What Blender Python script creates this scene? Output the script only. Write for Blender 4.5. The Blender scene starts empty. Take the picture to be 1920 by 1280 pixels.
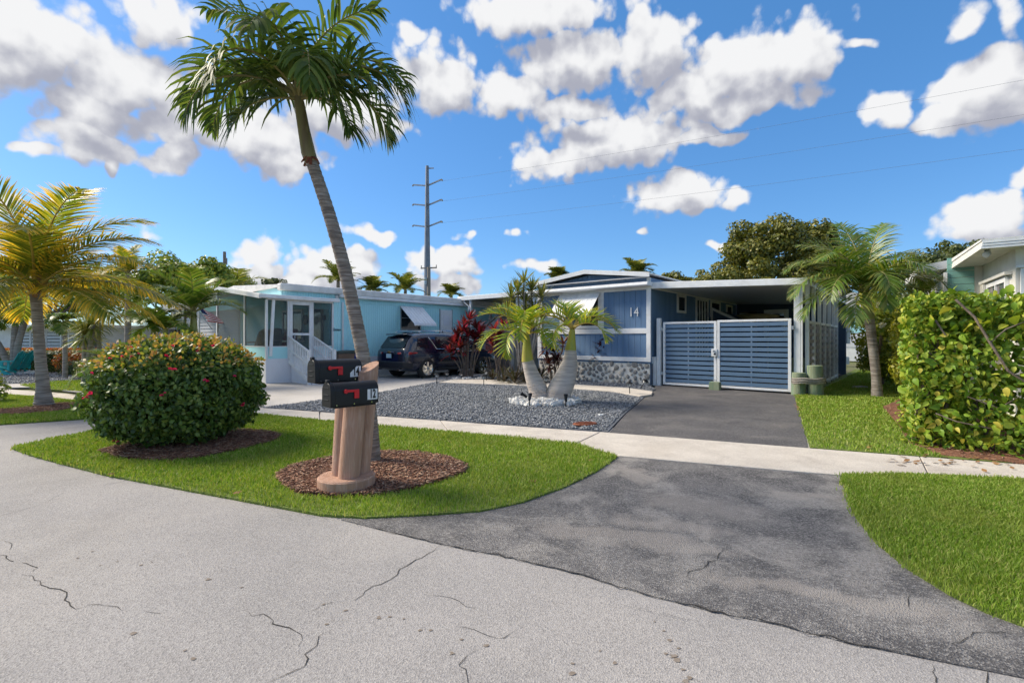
import bpy, math, random
import numpy as np
from mathutils import Vector, Matrix

SC = bpy.context.scene
COL = SC.collection
rnd = random.Random(7)
NP = np.random.default_rng(11)
R = math.radians

# ------------------------------------------------------------------ camera
CAM_H, FPX, HOR = 1.5, 895.0, 635.0
cam = bpy.data.cameras.new('camera')
cam.sensor_width = 36.0
cam.lens = FPX / 1920 * 36
cam.shift_y = -5.0 / 1920
cam.clip_start, cam.clip_end = 0.05, 3000
camo = bpy.data.objects.new('camera', cam)
camo.location = (0, 0, CAM_H)
camo.rotation_euler = (R(90), 0, 0)
COL.objects.link(camo)
SC.camera = camo

# ------------------------------------------------------------------ sun and exposure
SUN_EL, SUN_AZ = 40.0, -72.0          # azimuth from +Y, negative = towards the left
sdir = Vector((math.sin(R(SUN_AZ)) * math.cos(R(SUN_EL)), math.cos(R(SUN_AZ)) * math.cos(R(SUN_EL)), math.sin(R(SUN_EL))))
sl = bpy.data.lights.new('sun', 'SUN')
sl.energy = 1.5
sl.angle = R(22.0)
sl.color = (1.0, 0.90, 0.74)
so = bpy.data.objects.new('sun', sl)
so.rotation_euler = (-sdir).to_track_quat('-Z', 'Y').to_euler()
so.location = (-30, 10, 30)
COL.objects.link(so)
SC.view_settings.view_transform = 'Standard'
SC.view_settings.look = 'None'
SC.view_settings.gamma = 1.0
SC.view_settings.exposure = 2.05
SC.view_settings.use_curve_mapping = False
SC.cycles.use_denoising = True
SC.cycles.max_bounces = 6
SC.cycles.diffuse_bounces = 3
SC.cycles.glossy_bounces = 3
SC.cycles.use_adaptive_sampling = True
SC.cycles.adaptive_threshold = 0.02
SC.cycles.transparent_max_bounces = 24
SC.cycles.sample_clamp_indirect = 6

# ------------------------------------------------------------------ sky with fair-weather clouds
W = bpy.data.worlds.new('World')
SC.world = W
W.use_nodes = True
wt = W.node_tree
wt.nodes.clear()

def nd(t, typ, **kw):
    n = t.nodes.new(typ)
    for k, v in kw.items():
        if k.startswith('i_'):
            n.inputs[int(k[2:])].default_value = v
        else:
            setattr(n, k, v)
    return n

def mth(t, op, a, b=None, c=None, clamp=False):
    n = t.nodes.new('ShaderNodeMath'); n.operation = op; n.use_clamp = clamp
    for i, s in enumerate((a, b, c)):
        if s is None: continue
        if isinstance(s, (int, float)): n.inputs[i].default_value = s
        else: t.links.new(s, n.inputs[i])
    return n.outputs[0]

def vmth(t, op, a, b=None, c=None):
    n = t.nodes.new('ShaderNodeVectorMath'); n.operation = op
    for i, s in enumerate((a, b, c)):
        if s is None: continue
        if isinstance(s, (tuple, list)): n.inputs[i].default_value = s
        else: t.links.new(s, n.inputs[i])
    return n.outputs['Value'] if op in ('LENGTH', 'DOT_PRODUCT') else n.outputs[0]

def mixc(t, fac, a, b, blend='MIX'):
    n = t.nodes.new('ShaderNodeMix'); n.data_type = 'RGBA'; n.blend_type = blend
    for i, s in ((0, fac), (6, a), (7, b)):
        if isinstance(s, (int, float)): n.inputs[i].default_value = s
        elif isinstance(s, (tuple, list)): n.inputs[i].default_value = (*s, 1) if len(s) == 3 else s
        else: t.links.new(s, n.inputs[i])
    return n.outputs[2]

def smooth(t, x, lo, hi):
    n = t.nodes.new('ShaderNodeMapRange'); n.interpolation_type = 'SMOOTHSTEP'
    n.inputs[1].default_value = lo; n.inputs[2].default_value = hi
    t.links.new(x, n.inputs[0])
    return n.outputs[0]

CLOUDS = [  # centre and half size of each cloud as seen, turned into azimuth and elevation below
 (40,55,230,80),(60,135,95,62),(290,28,90,45),(250,150,140,75),(180,215,110,60),(330,215,90,60),(160,262,120,32),(50,268,40,14),
 (470,250,140,62),(520,295,85,38),(330,298,75,32),(620,200,130,70),(720,245,55,28),(820,150,88,66),(775,85,32,24),(960,178,80,42),
 (1010,22,150,60),(1070,115,120,66),(1225,90,88,92),(1070,205,80,34),(1310,175,90,50),(1400,130,150,85),(1500,105,92,72),(1390,190,140,40),
 (1150,265,190,60),(1060,295,110,42),(1330,262,80,24),(1265,362,105,36),(1375,370,22,13),(1805,48,58,34),(1612,86,34,11),
 (1860,180,125,90),(1670,212,72,38),(1790,235,90,28),(1912,28,36,42),(1840,415,120,62),(1915,322,32,28),(1900,380,60,40),
 (700,438,56,20),(282,448,26,24),(468,480,44,36),(625,498,88,44),(850,497,46,40),(805,490,42,30),(878,438,16,11),(963,437,14,10),
 (1000,497,45,14),(1378,452,36,11),(1205,425,14,11),(15,392,34,24),(203,305,18,14),(480,520,70,28),(850,540,60,20),(590,525,90,22),(1560,90,20,8),
 (-120,120,160,70),(-160,330,120,50),(2060,120,120,70),(2080,420,120,50)]

def px_dir(px, py):
    x = (px - 960) / FPX
    az = math.atan(x)
    el = math.atan2((HOR - py) / FPX, math.hypot(1, x))
    return az, el

g = bpy.data.node_groups.new('cloud_density', 'ShaderNodeTree')
g.interface.new_socket('P', in_out='INPUT', socket_type='NodeSocketVector')
g.interface.new_socket('D', in_out='OUTPUT', socket_type='NodeSocketFloat')
gi = g.nodes.new('NodeGroupInput'); go = g.nodes.new('NodeGroupOutput')
P = gi.outputs[0]
wn = nd(g, 'ShaderNodeTexNoise', noise_dimensions='2D'); wn.inputs['Scale'].default_value = 9; wn.inputs['Detail'].default_value = 3
g.links.new(P, wn.inputs['Vector'])
off = vmth(g, 'MULTIPLY', vmth(g, 'SUBTRACT', wn.outputs['Color'], (.5, .5, .5)), (.10, .07, 0))
PW = vmth(g, 'ADD', P, off)
acc = None
for (cx, cy, rx, ry) in CLOUDS:
    a0, e0 = px_dir(cx, cy); a1, _ = px_dir(cx + rx, cy); _, e1 = px_dir(cx, cy - ry)
    sx, sy = 1 / abs(a1 - a0), 1 / abs(e1 - e0)
    q = vmth(g, 'MULTIPLY_ADD', PW, (sx, sy, 0), (-a0 * sx, -e0 * sy, 0))
    k_ = min(1.0, .45 + rx / 150)
    d = mth(g, 'MULTIPLY_ADD', vmth(g, 'LENGTH', q), -k_, k_)
    acc = d if acc is None else mth(g, 'MAXIMUM', acc, d)
# clouds above the framed band follow a noise field, cover raised for fill light
sep = g.nodes.new('ShaderNodeSeparateXYZ'); g.links.new(P, sep.inputs[0])
hn = nd(g, 'ShaderNodeTexNoise', noise_dimensions='2D'); hn.inputs['Scale'].default_value = 3.2; hn.inputs['Detail'].default_value = 2
g.links.new(P, hn.inputs['Vector'])
hi = mth(g, 'MULTIPLY', mth(g, 'SUBTRACT', hn.outputs[0], .41), 4.0)
hi = mth(g, 'SUBTRACT', hi, mth(g, 'MULTIPLY', mth(g, 'SUBTRACT', 1.0, smooth(g, sep.outputs[1], .60, .75)), 3.0))
acc = mth(g, 'MAXIMUM', acc, hi)
n1 = nd(g, 'ShaderNodeTexNoise', noise_dimensions='2D'); n1.inputs['Scale'].default_value = 17; n1.inputs['Detail'].default_value = 6; n1.inputs['Roughness'].default_value = .58
g.links.new(P, n1.inputs['Vector'])
v1 = nd(g, 'ShaderNodeTexVoronoi', voronoi_dimensions='2D', feature='F1'); v1.inputs['Scale'].default_value = 26; v1.inputs['Detail'].default_value = 1.0; v1.inputs['Roughness'].default_value = .55
g.links.new(vmth(g, 'ADD', P, vmth(g, 'MULTIPLY', off, (.25, .25, 0))), v1.inputs['Vector'])
tot = mth(g, 'ADD', mth(g, 'ADD', acc, .10), mth(g, 'MULTIPLY', mth(g, 'SUBTRACT', n1.outputs[0], .5), .80))
tot = mth(g, 'SUBTRACT', tot, mth(g, 'MULTIPLY', mth(g, 'SUBTRACT', v1.outputs['Distance'], .42), .42))
g.links.new(tot, go.inputs[0])

tc = nd(wt, 'ShaderNodeTexCoord')
s3 = nd(wt, 'ShaderNodeSeparateXYZ'); wt.links.new(tc.outputs['Generated'], s3.inputs[0])
az = mth(wt, 'ARCTAN2', s3.outputs[0], s3.outputs[1])
half = R(52)
az = mth(wt, 'SUBTRACT', mth(wt, 'PINGPONG', mth(wt, 'ADD', az, half), 2 * half), half)
el = mth(wt, 'ARCSINE', s3.outputs[2])
cmb = nd(wt, 'ShaderNodeCombineXYZ'); wt.links.new(az, cmb.inputs[0]); wt.links.new(el, cmb.inputs[1])
PV = cmb.outputs[0]

def dens(off):
    n = wt.nodes.new('ShaderNodeGroup'); n.node_tree = g
    wt.links.new(vmth(wt, 'ADD', PV, off), n.inputs[0])
    return n.outputs[0]

D0 = dens((0, 0, 0)); D1 = dens((-.014, .050, 0))
cover = smooth(wt, D0, -.10, .28)
lit = smooth(wt, mth(wt, 'ADD', mth(wt, 'MULTIPLY', mth(wt, 'SUBTRACT', D0, D1), .8), mth(wt, 'MULTIPLY', D0, -.22)), -.52, .44)
sky = nd(wt, 'ShaderNodeTexSky', sky_type='NISHITA', sun_disc=False)
sky.sun_elevation = R(SUN_EL); sky.sun_rotation = R(SUN_AZ)
sky.air_density = 1.0; sky.dust_density = 0.35; sky.ozone_density = 2.2
hs = nd(wt, 'ShaderNodeHueSaturation'); hs.inputs['Saturation'].default_value = 1.14; hs.inputs['Value'].default_value = 1.0
wt.links.new(sky.outputs[0], hs.inputs['Color'])
skc = mixc(wt, 1.0, hs.outputs[0], (.39, .475, .57), 'MULTIPLY')
skc = mixc(wt, .42, skc, (.20, .80, 1.74))
cl = mixc(wt, lit, (1.14, 1.18, 1.40), (2.50, 2.51, 2.54))
out = mixc(wt, cover, skc, cl)
bg = nd(wt, 'ShaderNodeBackground'); bg.inputs[1].default_value = 0.088
wt.links.new(out, bg.inputs[0])
wo = nd(wt, 'ShaderNodeOutputWorld'); wt.links.new(bg.outputs[0], wo.inputs[0])
W.cycles.sampling_method = 'MANUAL'; W.cycles.sample_map_resolution = 512

# ------------------------------------------------------------------ helpers
def G(px, py):
    d = CAM_H * FPX / (py - HOR)
    return ((px - 960) / FPX * d, d)

def at(px, d):
    return ((px - 960) / FPX * d, d)

def zat(py, d):
    return CAM_H + (HOR - py) * d / FPX

HA = R(-40)
E2 = (math.cos(HA), math.sin(HA)); E1 = (-math.sin(HA), math.cos(HA))
O14 = (4.41, 15.26)
def H(x, y):
    return (O14[0] + x * E2[0] + y * E1[0], O14[1] + x * E2[1] + y * E1[1])

def tag(o, label=None, cat=None, group=None, kind=None):
    if label: o['label'] = label
    if cat: o['category'] = cat
    if group: o['group'] = group
    if kind: o['kind'] = kind
    return o

def empty(name, loc=(0, 0, 0), rz=0, label=None, cat=None, group=None):
    o = bpy.data.objects.new(name, None)
    o.empty_display_size = .2
    o.location = (loc[0], loc[1], loc[2] if len(loc) > 2 else 0)
    o.rotation_euler = (0, 0, rz)
    COL.objects.link(o)
    return tag(o, label, cat, group)

def link(name, me, mat=None, parent=None, loc=None):
    o = bpy.data.objects.new(name, me)
    COL.objects.link(o)
    if mat is not None and not me.materials:
        for m in (mat if isinstance(mat, (list, tuple)) else [mat]): me.materials.append(m)
    if parent: o.parent = parent
    if loc: o.location = loc
    return o

def np_mesh(name, V, faces, mat=None, smooth=False, attr=None, midx=None):
    """faces: list of int arrays (n,k)."""
    me = bpy.data.meshes.new(name)
    V = np.asarray(V, dtype=np.float32).reshape(-1, 3)
    faces = [np.asarray(f, dtype=np.int32) for f in (faces if isinstance(faces, list) else [faces]) if len(f)]
    me.vertices.add(len(V)); me.vertices.foreach_set('co', V.ravel())
    tot = np.concatenate([np.full(len(f), f.shape[1], np.int32) for f in faces])
    idx = np.concatenate([f.ravel() for f in faces])
    me.loops.add(len(idx)); me.loops.foreach_set('vertex_index', idx)
    st = np.concatenate([[0], np.cumsum(tot)[:-1]]).astype(np.int32)
    me.polygons.add(len(tot)); me.polygons.foreach_set('loop_start', st); me.polygons.foreach_set('loop_total', tot)
    if smooth: me.polygons.foreach_set('use_smooth', np.ones(len(tot), bool))
    if midx is not None: me.polygons.foreach_set('material_index', np.asarray(midx, np.int32))
    if attr is not None:
        a = me.attributes.new('tip', 'FLOAT', 'POINT'); a.data.foreach_set('value', np.asarray(attr, np.float32))
    if mat is not None:
        for m in (mat if isinstance(mat, (list, tuple)) else [mat]): me.materials.append(m)
    me.update(calc_edges=True)
    return me

class MB:
    def __init__(s, org=(0, 0)):
        s.v = []; s.f = []; s.m = []; s.cur = 0; s.org = org
    def add(s, vs, fs):
        b = len(s.v); s.v += [tuple(v) for v in vs]
        for f in fs: s.f.append(tuple(b + i for i in f)); s.m.append(s.cur)
        return s
    def box(s, x0, x1, y0, y1, z0, z1):
        x0, x1 = min(x0, x1), max(x0, x1); y0, y1 = min(y0, y1), max(y0, y1); z0, z1 = min(z0, z1), max(z0, z1)
        return s.add([(x0,y0,z0),(x1,y0,z0),(x1,y1,z0),(x0,y1,z0),(x0,y0,z1),(x1,y0,z1),(x1,y1,z1),(x0,y1,z1)],
                     [(0,3,2,1),(4,5,6,7),(0,1,5,4),(1,2,6,5),(2,3,7,6),(3,0,4,7)])
    def hexa(s, a, b):   # two quads, bottom and top
        return s.add(list(a) + list(b), [(0,3,2,1),(4,5,6,7),(0,1,5,4),(1,2,6,5),(2,3,7,6),(3,0,4,7)])
    def bar(s, p, q, w, h, up=(0, 0, 1)):
        p, q = Vector(p), Vector(q); d = (q - p).normalized(); u = Vector(up)
        if abs(d.dot(u)) > .98: u = Vector((1, 0, 0))
        a = d.cross(u).normalized() * (w / 2); b = a.cross(d).normalized() * (h / 2)
        return s.hexa([p - a - b, p + a - b, p + a + b, p - a + b], [q - a - b, q + a - b, q + a + b, q - a + b])
    def tube(s, pts, rad, n=8, cap=True):
        pts = [Vector(p) for p in pts]
        if isinstance(rad, (int, float)): rad = [rad] * len(pts)
        t = [(pts[min(i + 1, len(pts) - 1)] - pts[max(i - 1, 0)]).normalized() for i in range(len(pts))]
        u = Vector((1, 0, 0)) if abs(t[0].x) < .8 else Vector((0, 1, 0))
        vs = []; fs = []
        for p, d, r in zip(pts, t, rad):
            u = (u - d * u.dot(d)).normalized(); w = d.cross(u)
            for k in range(n):
                a = 2 * math.pi * k / n
                vs.append(p + (u * math.cos(a) + w * math.sin(a)) * r)
        for i in range(len(pts) - 1):
            for k in range(n):
                k2 = (k + 1) % n
                fs.append((i * n + k, i * n + k2, (i + 1) * n + k2, (i + 1) * n + k))
        if cap:
            fs.append(tuple(reversed(range(n)))); fs.append(tuple((len(pts) - 1) * n + k for k in range(n)))
        return s.add(vs, fs)
    def lathe(s, prof, c=(0, 0, 0), n=16):
        vs = []; fs = []
        for (r, z) in prof:
            for k in range(n):
                a = 2 * math.pi * k / n
                vs.append((c[0] + r * math.cos(a), c[1] + r * math.sin(a), c[2] + z))
        for i in range(len(prof) - 1):
            for k in range(n):
                k2 = (k + 1) % n
                fs.append((i * n + k, i * n + k2, (i + 1) * n + k2, (i + 1) * n + k))
        fs.append(tuple(reversed(range(n)))); fs.append(tuple((len(prof) - 1) * n + k for k in range(n)))
        return s.add(vs, fs)
    def prism(s, poly, z0, z1):
        n = len(poly); ar = sum(poly[i][0] * poly[(i + 1) % n][1] - poly[(i + 1) % n][0] * poly[i][1] for i in range(n))
        if ar < 0: poly = poly[::-1]
        vs = [(x, y, z0) for x, y in poly] + [(x, y, z1) for x, y in poly]
        fs = [tuple(reversed(range(n))), tuple(range(n, 2 * n))] + [(i, (i + 1) % n, n + (i + 1) % n, n + i) for i in range(n)]
        return s.add(vs, fs)
    def xprof(s, prof, x0, x1):   # (y,z) outline swept along x
        n = len(prof)
        vs = [(x0, y, z) for y, z in prof] + [(x1, y, z) for y, z in prof]
        return s.add(vs, [tuple(reversed(range(n))), tuple(range(n, 2 * n))] + [(i, (i + 1) % n, n + (i + 1) % n, n + i) for i in range(n)])
    def yprof(s, prof, y0, y1):   # (x,z) outline swept along y
        n = len(prof)
        vs = [(x, y0, z) for x, z in prof] + [(x, y1, z) for x, z in prof]
        return s.add(vs, [tuple(range(n)), tuple(reversed(range(n, 2 * n)))] + [(n + i, n + (i + 1) % n, (i + 1) % n, i) for i in range(n)])
    def mesh(s, name, mat, smooth=False):
        me = bpy.data.meshes.new(name)
        ox, oy = s.org
        me.from_pydata([(x - ox, y - oy, z) for x, y, z in s.v], [], s.f)
        for m in (mat if isinstance(mat, (list, tuple)) else [mat]): me.materials.append(m)
        if any(s.m): me.polygons.foreach_set('material_index', s.m)
        if smooth: me.polygons.foreach_set('use_smooth', [True] * len(s.f))
        me.update()
        return me
    def o(s, name, mat, parent=None, smooth=False, bevel=0, seg=2, sub=0):
        ob = link(name, s.mesh(name, mat, smooth), None, parent)
        if bevel:
            b = ob.modifiers.new('bevel', 'BEVEL'); b.width = bevel; b.segments = seg; b.limit_method = 'ANGLE'; b.angle_limit = R(40)
        if sub:
            m = ob.modifiers.new('sub', 'SUBSURF'); m.levels = sub; m.render_levels = sub
        if smooth and not sub:
            try: ob.data.set_sharp_from_angle(angle=R(38))
            except Exception: pass
        return ob

def text_mesh(name, body, size, depth, mat, parent, loc, rot, sx=1.0, align='CENTER', bold=0.0, shear=0.0):
    c = bpy.data.curves.new(name, 'FONT'); c.body = body; c.size = size; c.extrude = depth; c.align_x = align; c.align_y = 'CENTER'; c.offset = bold; c.shear = shear
    c.resolution_u = 4
    t = bpy.data.objects.new('tmp_text', c); COL.objects.link(t)
    dg = bpy.context.evaluated_depsgraph_get()
    me = bpy.data.meshes.new_from_object(t.evaluated_get(dg)); me.name = name
    bpy.data.objects.remove(t); bpy.data.curves.remove(c)
    me.materials.clear(); me.materials.append(mat)
    o = link(name, me, None, parent)
    o.location = loc; o.rotation_euler = rot; o.scale = (sx, 1, 1)
    return o

def in_poly(pts, poly):
    x, y = pts[:, 0], pts[:, 1]; c = np.zeros(len(pts), bool); n = len(poly); j = n - 1
    for i in range(n):
        xi, yi = poly[i]; xj, yj = poly[j]
        m = ((yi > y) != (yj > y)) & (x < (xj - xi) * (y - yi) / (yj - yi + 1e-12) + xi)
        c ^= m; j = i
    return c

def scatter(poly, n, holes=()):
    p = np.array(poly); lo, hi = p.min(0), p.max(0); got = []; tot = 0
    while tot < n:
        q = NP.random((max(n, 1000), 2)) * (hi - lo) + lo
        m = in_poly(q, poly)
        for h in holes: m &= ~in_poly(q, h)
        q = q[m]; got.append(q); tot += len(q)
        if len(got) > 60: break
    return np.concatenate(got)[:n]

def nrm(a):
    return a / (np.linalg.norm(a, axis=-1, keepdims=True) + 1e-9)

def leaf_verts(Pp, D, N, L, Wd, curl=.12, fold=.0):
    """six-sided leaf blades with their own midrib bend; returns verts, faces, tip attribute"""
    n = len(Pp); D = nrm(D); S = nrm(np.cross(D, N)); N2 = np.cross(S, D)
    L = np.broadcast_to(np.asarray(L, float), (n,))[:, None]; Wd = np.broadcast_to(np.asarray(Wd, float), (n,))[:, None]
    prof = [(0, 0.06), (.3, .42), (.65, .5), (1.0, .05)]
    V = []
    for t, w in prof:
        c = Pp + D * L * t - N2 * L * curl * t * t
        V.append(c - S * Wd * w + N2 * Wd * fold * w); V.append(c + S * Wd * w + N2 * Wd * fold * w)
    V = np.stack(V, 1).reshape(-1, 3)
    b = np.arange(n)[:, None] * 8
    F = np.concatenate([b + np.array([[0, 1, 3, 2]]), b + np.array([[2, 3, 5, 4]]), b + np.array([[4, 5, 7, 6]])])
    A = np.tile(np.array([0, 0, .33, .33, .66, .66, 1, 1]), n)
    return V, F, A

def rand_unit(n):
    return nrm(NP.normal(size=(n, 3)))

# ------------------------------------------------------------------ materials
def newmat(name):
    m = bpy.data.materials.new(name); m.use_nodes = True
    t = m.node_tree; b = t.nodes['Principled BSDF']
    return m, t, b

def pm(name, c1, c2=None, scale=3.0, rough=.7, bump=0.0, bscale=60, metal=0.0, spec=.4, detail=5, coat=0, stretch=(1, 1, 1), c3=None, s3=40, f3=.4, lo=.35, hi=.65):
    m, t, b = newmat(name)
    b.inputs['Roughness'].default_value = rough; b.inputs['Metallic'].default_value = metal
    b.inputs['Specular IOR Level'].default_value = spec; b.inputs['Coat Weight'].default_value = coat
    tcn = t.nodes.new('ShaderNodeTexCoord'); mp = t.nodes.new('ShaderNodeMapping'); mp.inputs['Scale'].default_value = stretch
    t.links.new(tcn.outputs['Object'], mp.inputs[0]); vec = mp.outputs[0]
    if c2 is None: c2 = tuple(x * .86 for x in c1)
    n = nd(t, 'ShaderNodeTexNoise'); n.inputs['Scale'].default_value = scale; n.inputs['Detail'].default_value = detail
    t.links.new(vec, n.inputs['Vector'])
    col = mixc(t, smooth(t, n.outputs[0], lo, hi), c1, c2)
    if c3 is not None:
        k = nd(t, 'ShaderNodeTexNoise'); k.inputs['Scale'].default_value = s3; k.inputs['Detail'].default_value = 3
        t.links.new(vec, k.inputs['Vector'])
        col = mixc(t, mth(t, 'MULTIPLY', smooth(t, k.outputs[0], .48, .66), f3), col, c3)
    t.links.new(col, b.inputs['Base Color'])
    rr = mth(t, 'ADD', mth(t, 'MULTIPLY', mth(t, 'SUBTRACT', n.outputs[0], .5), .25), rough, clamp=True)
    t.links.new(rr, b.inputs['Roughness'])
    if bump:
        k = nd(t, 'ShaderNodeTexNoise'); k.inputs['Scale'].default_value = bscale; k.inputs['Detail'].default_value = 4
        t.links.new(vec, k.inputs['Vector'])
        bn = nd(t, 'ShaderNodeBump'); bn.inputs['Strength'].default_value = bump; bn.inputs['Distance'].default_value = .02
        t.links.new(k.outputs[0], bn.inputs['Height']); t.links.new(bn.outputs[0], b.inputs['Normal'])
    return m

def leafm(name, cols, trans=.35, rough=.45, tip=None, tipr=(.45, 1.0), spec=.45, patch=None, pscale=1.4):
    m, t, b = newmat(name)
    gm = nd(t, 'ShaderNodeNewGeometry'); r = nd(t, 'ShaderNodeValToRGB')
    el_ = r.color_ramp.elements
    while len(el_) < len(cols): el_.new(.5)
    for i, c in enumerate(cols): el_[i].position = i / max(1, len(cols) - 1); el_[i].color = (*c, 1)
    t.links.new(gm.outputs['Random Per Island'], r.inputs[0])
    col = r.outputs[0]
    if tip:
        a = nd(t, 'ShaderNodeAttribute', attribute_name='tip')
        wob = mth(t, 'ADD', a.outputs['Fac'], mth(t, 'MULTIPLY', mth(t, 'SUBTRACT', gm.outputs['Random Per Island'], .5), .5))
        col = mixc(t, smooth(t, wob, *tipr), col, tip)
    if patch:
        tcn = t.nodes.new('ShaderNodeTexCoord'); pn = nd(t, 'ShaderNodeTexNoise'); pn.inputs['Scale'].default_value = pscale; pn.inputs['Detail'].default_value = 5
        t.links.new(tcn.outputs['Object'], pn.inputs['Vector'])
        col = mixc(t, mth(t, 'MULTIPLY', smooth(t, pn.outputs[0], .45, .75), .5), col, patch)
    t.links.new(col, b.inputs['Base Color'])
    b.inputs['Roughness'].default_value = rough; b.inputs['Specular IOR Level'].default_value = spec
    tr = nd(t, 'ShaderNodeBsdfTranslucent'); br = mixc(t, 1.0, col, (1.25, 1.2, .65), 'MULTIPLY'); t.links.new(br, tr.inputs[0])
    mx = nd(t, 'ShaderNodeMixShader'); mx.inputs[0].default_value = trans
    t.links.new(b.outputs[0], mx.inputs[1]); t.links.new(tr.outputs[0], mx.inputs[2])
    t.links.new(mx.outputs[0], t.nodes['Material Output'].inputs[0])
    return m

def groundm(name, base, dark, speck, sscale=160, spotscale=1.2, rough=.9, bump=.35, patch=None, pscale=.8, plo=.5, phi=.62, pfac=.6, stains=None):
    m, t, b = newmat(name)
    tcn = t.nodes.new('ShaderNodeTexCoord'); vec = tcn.outputs['Object']
    n = nd(t, 'ShaderNodeTexNoise'); n.inputs['Scale'].default_value = spotscale; n.inputs['Detail'].default_value = 7; n.inputs['Roughness'].default_value = .6
    t.links.new(vec, n.inputs['Vector'])
    col = mixc(t, smooth(t, n.outputs[0], .33, .68), base, dark)
    if patch:
        p = nd(t, 'ShaderNodeTexNoise'); p.inputs['Scale'].default_value = pscale; p.inputs['Detail'].default_value = 9; p.inputs['Roughness'].default_value = .62; p.inputs['Distortion'].default_value = .6
        t.links.new(vmth(t, 'ADD', vec, (31.7, 12.3, 0)), p.inputs['Vector'])
        col = mixc(t, mth(t, 'MULTIPLY', smooth(t, p.outputs[0], plo, phi), pfac), col, patch)
    v = nd(t, 'ShaderNodeTexVoronoi'); v.inputs['Scale'].default_value = sscale
    t.links.new(vec, v.inputs['Vector'])
    sp = t.nodes.new('ShaderNodeSeparateColor'); t.links.new(v.outputs['Color'], sp.inputs[0])
    col = mixc(t, mth(t, 'MULTIPLY', smooth(t, sp.outputs[0], .45, .95), .45), col, speck)
    col = mixc(t, mth(t, 'MULTIPLY', smooth(t, sp.outputs[1], .55, 1.0), .45), col, tuple(x * .45 for x in dark))
    if stains:
        k = nd(t, 'ShaderNodeTexNoise'); k.inputs['Scale'].default_value = .75; k.inputs['Detail'].default_value = 8
        t.links.new(vmth(t, 'ADD', vec, (7.7, 2.3, 0)), k.inputs['Vector'])
        col = mixc(t, mth(t, 'MULTIPLY', smooth(t, k.outputs[0], .54, .78), .45), col, stains)
    t.links.new(col, b.inputs['Base Color'])
    b.inputs['Roughness'].default_value = rough; b.inputs['Specular IOR Level'].default_value = .25
    bn = nd(t, 'ShaderNodeBump'); bn.inputs['Strength'].default_value = bump; bn.inputs['Distance'].default_value = .012
    hsum = mth(t, 'ADD', v.outputs['Distance'], mth(t, 'MULTIPLY', n.outputs[0], .4))
    t.links.new(hsum, bn.inputs['Height']); t.links.new(bn.outputs[0], b.inputs['Normal'])
    return m

def ribm(name, c1, c2, pitch, axis=0, depth=.012, rough=.55):
    """painted metal siding with fine ribs (relief only)"""
    m, t, b = newmat(name)
    tcn = t.nodes.new('ShaderNodeTexCoord'); s_ = nd(t, 'ShaderNodeSeparateXYZ'); t.links.new(tcn.outputs['Object'], s_.inputs[0])
    u = mth(t, 'ADD', s_.outputs[0], s_.outputs[1]) if axis == 'xy' else s_.outputs[axis]
    w = mth(t, 'PINGPONG', u, pitch / 2)
    n = nd(t, 'ShaderNodeTexNoise'); n.inputs['Scale'].default_value = 1.5; n.inputs['Detail'].default_value = 5
    t.links.new(tcn.outputs['Object'], n.inputs['Vector'])
    col = mixc(t, smooth(t, n.outputs[0], .35, .7), c1, c2)
    t.links.new(col, b.inputs['Base Color']); b.inputs['Roughness'].default_value = rough; b.inputs['Specular IOR Level'].default_value = .35
    bn = nd(t, 'ShaderNodeBump'); bn.inputs['Strength'].default_value = .9; bn.inputs['Distance'].default_value = depth
    t.links.new(smooth(t, w, pitch * .08, pitch * .28), bn.inputs['Height']); t.links.new(bn.outputs[0], b.inputs['Normal'])
    return m

def glassm(name, col=(.02, .025, .03), rough=.04, alpha=0.0):
    m, t, b = newmat(name)
    b.inputs['Base Color'].default_value = (*col, 1); b.inputs['Roughness'].default_value = rough; b.inputs['Specular IOR Level'].default_value = .6
    if alpha:
        tr = nd(t, 'ShaderNodeBsdfTransparent'); tr.inputs[0].default_value = (.9, .95, .95, 1)
        mx = nd(t, 'ShaderNodeMixShader'); mx.inputs[0].default_value = alpha
        t.links.new(b.outputs[0], mx.inputs[1]); t.links.new(tr.outputs[0], mx.inputs[2]); t.links.new(mx.outputs[0], t.nodes['Material Output'].inputs[0])
    return m

M = {}
M['road'] = groundm('asphalt_light', (.325, .308, .302), (.265, .253, .25), (.46, .44, .42), 130, .9, patch=(.375, .35, .33), pscale=.45, plo=.42, phi=.7, pfac=.75, stains=(.19, .178, .172))
M['apron'] = groundm('asphalt_worn', (.165, .157, .156), (.082, .079, .082), (.44, .42, .40), 105, 2.4, patch=(.31, .29, .272), pscale=1.7, plo=.46, phi=.62, pfac=.72, bump=.7)
M['drive'] = groundm('asphalt_sealed', (.105, .100, .104), (.068, .066, .071), (.26, .25, .25), 90, 1.1, patch=(.17, .158, .15), pscale=1.3, plo=.46, phi=.75, pfac=.75, bump=.6)
M['walk'] = groundm('concrete_walk', (.585, .535, .475), (.48, .435, .385), (.66, .61, .55), 150, 2.2, patch=(.37, .325, .285), pscale=1.6, plo=.48, phi=.74, pfac=.7, bump=.3, stains=(.42, .36, .30))
M['pad'] = groundm('concrete_pad', (.50, .47, .44), (.43, .405, .38), (.56, .53, .5), 260, .9, patch=(.40, .37, .34), pscale=.6, pfac=.6, bump=.1)
M['soil'] = groundm('lawn_soil', (.15, .20, .04), (.11, .16, .028), (.22, .25, .08), 90, 2.0, bump=.5)
M['terrain'] = groundm('terrain', (.10, .13, .04), (.16, .15, .09), (.13, .15, .06), 30, .2, bump=.3)
M['gravel'] = groundm('grey_gravel', (.135, .15, .18), (.075, .085, .105), (.34, .345, .36), 62, 1.2, bump=1.0)
M['mulch'] = groundm('mulch', (.24, .105, .06), (.13, .06, .04), (.42, .24, .15), 45, 3.0, bump=1.0)
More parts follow.
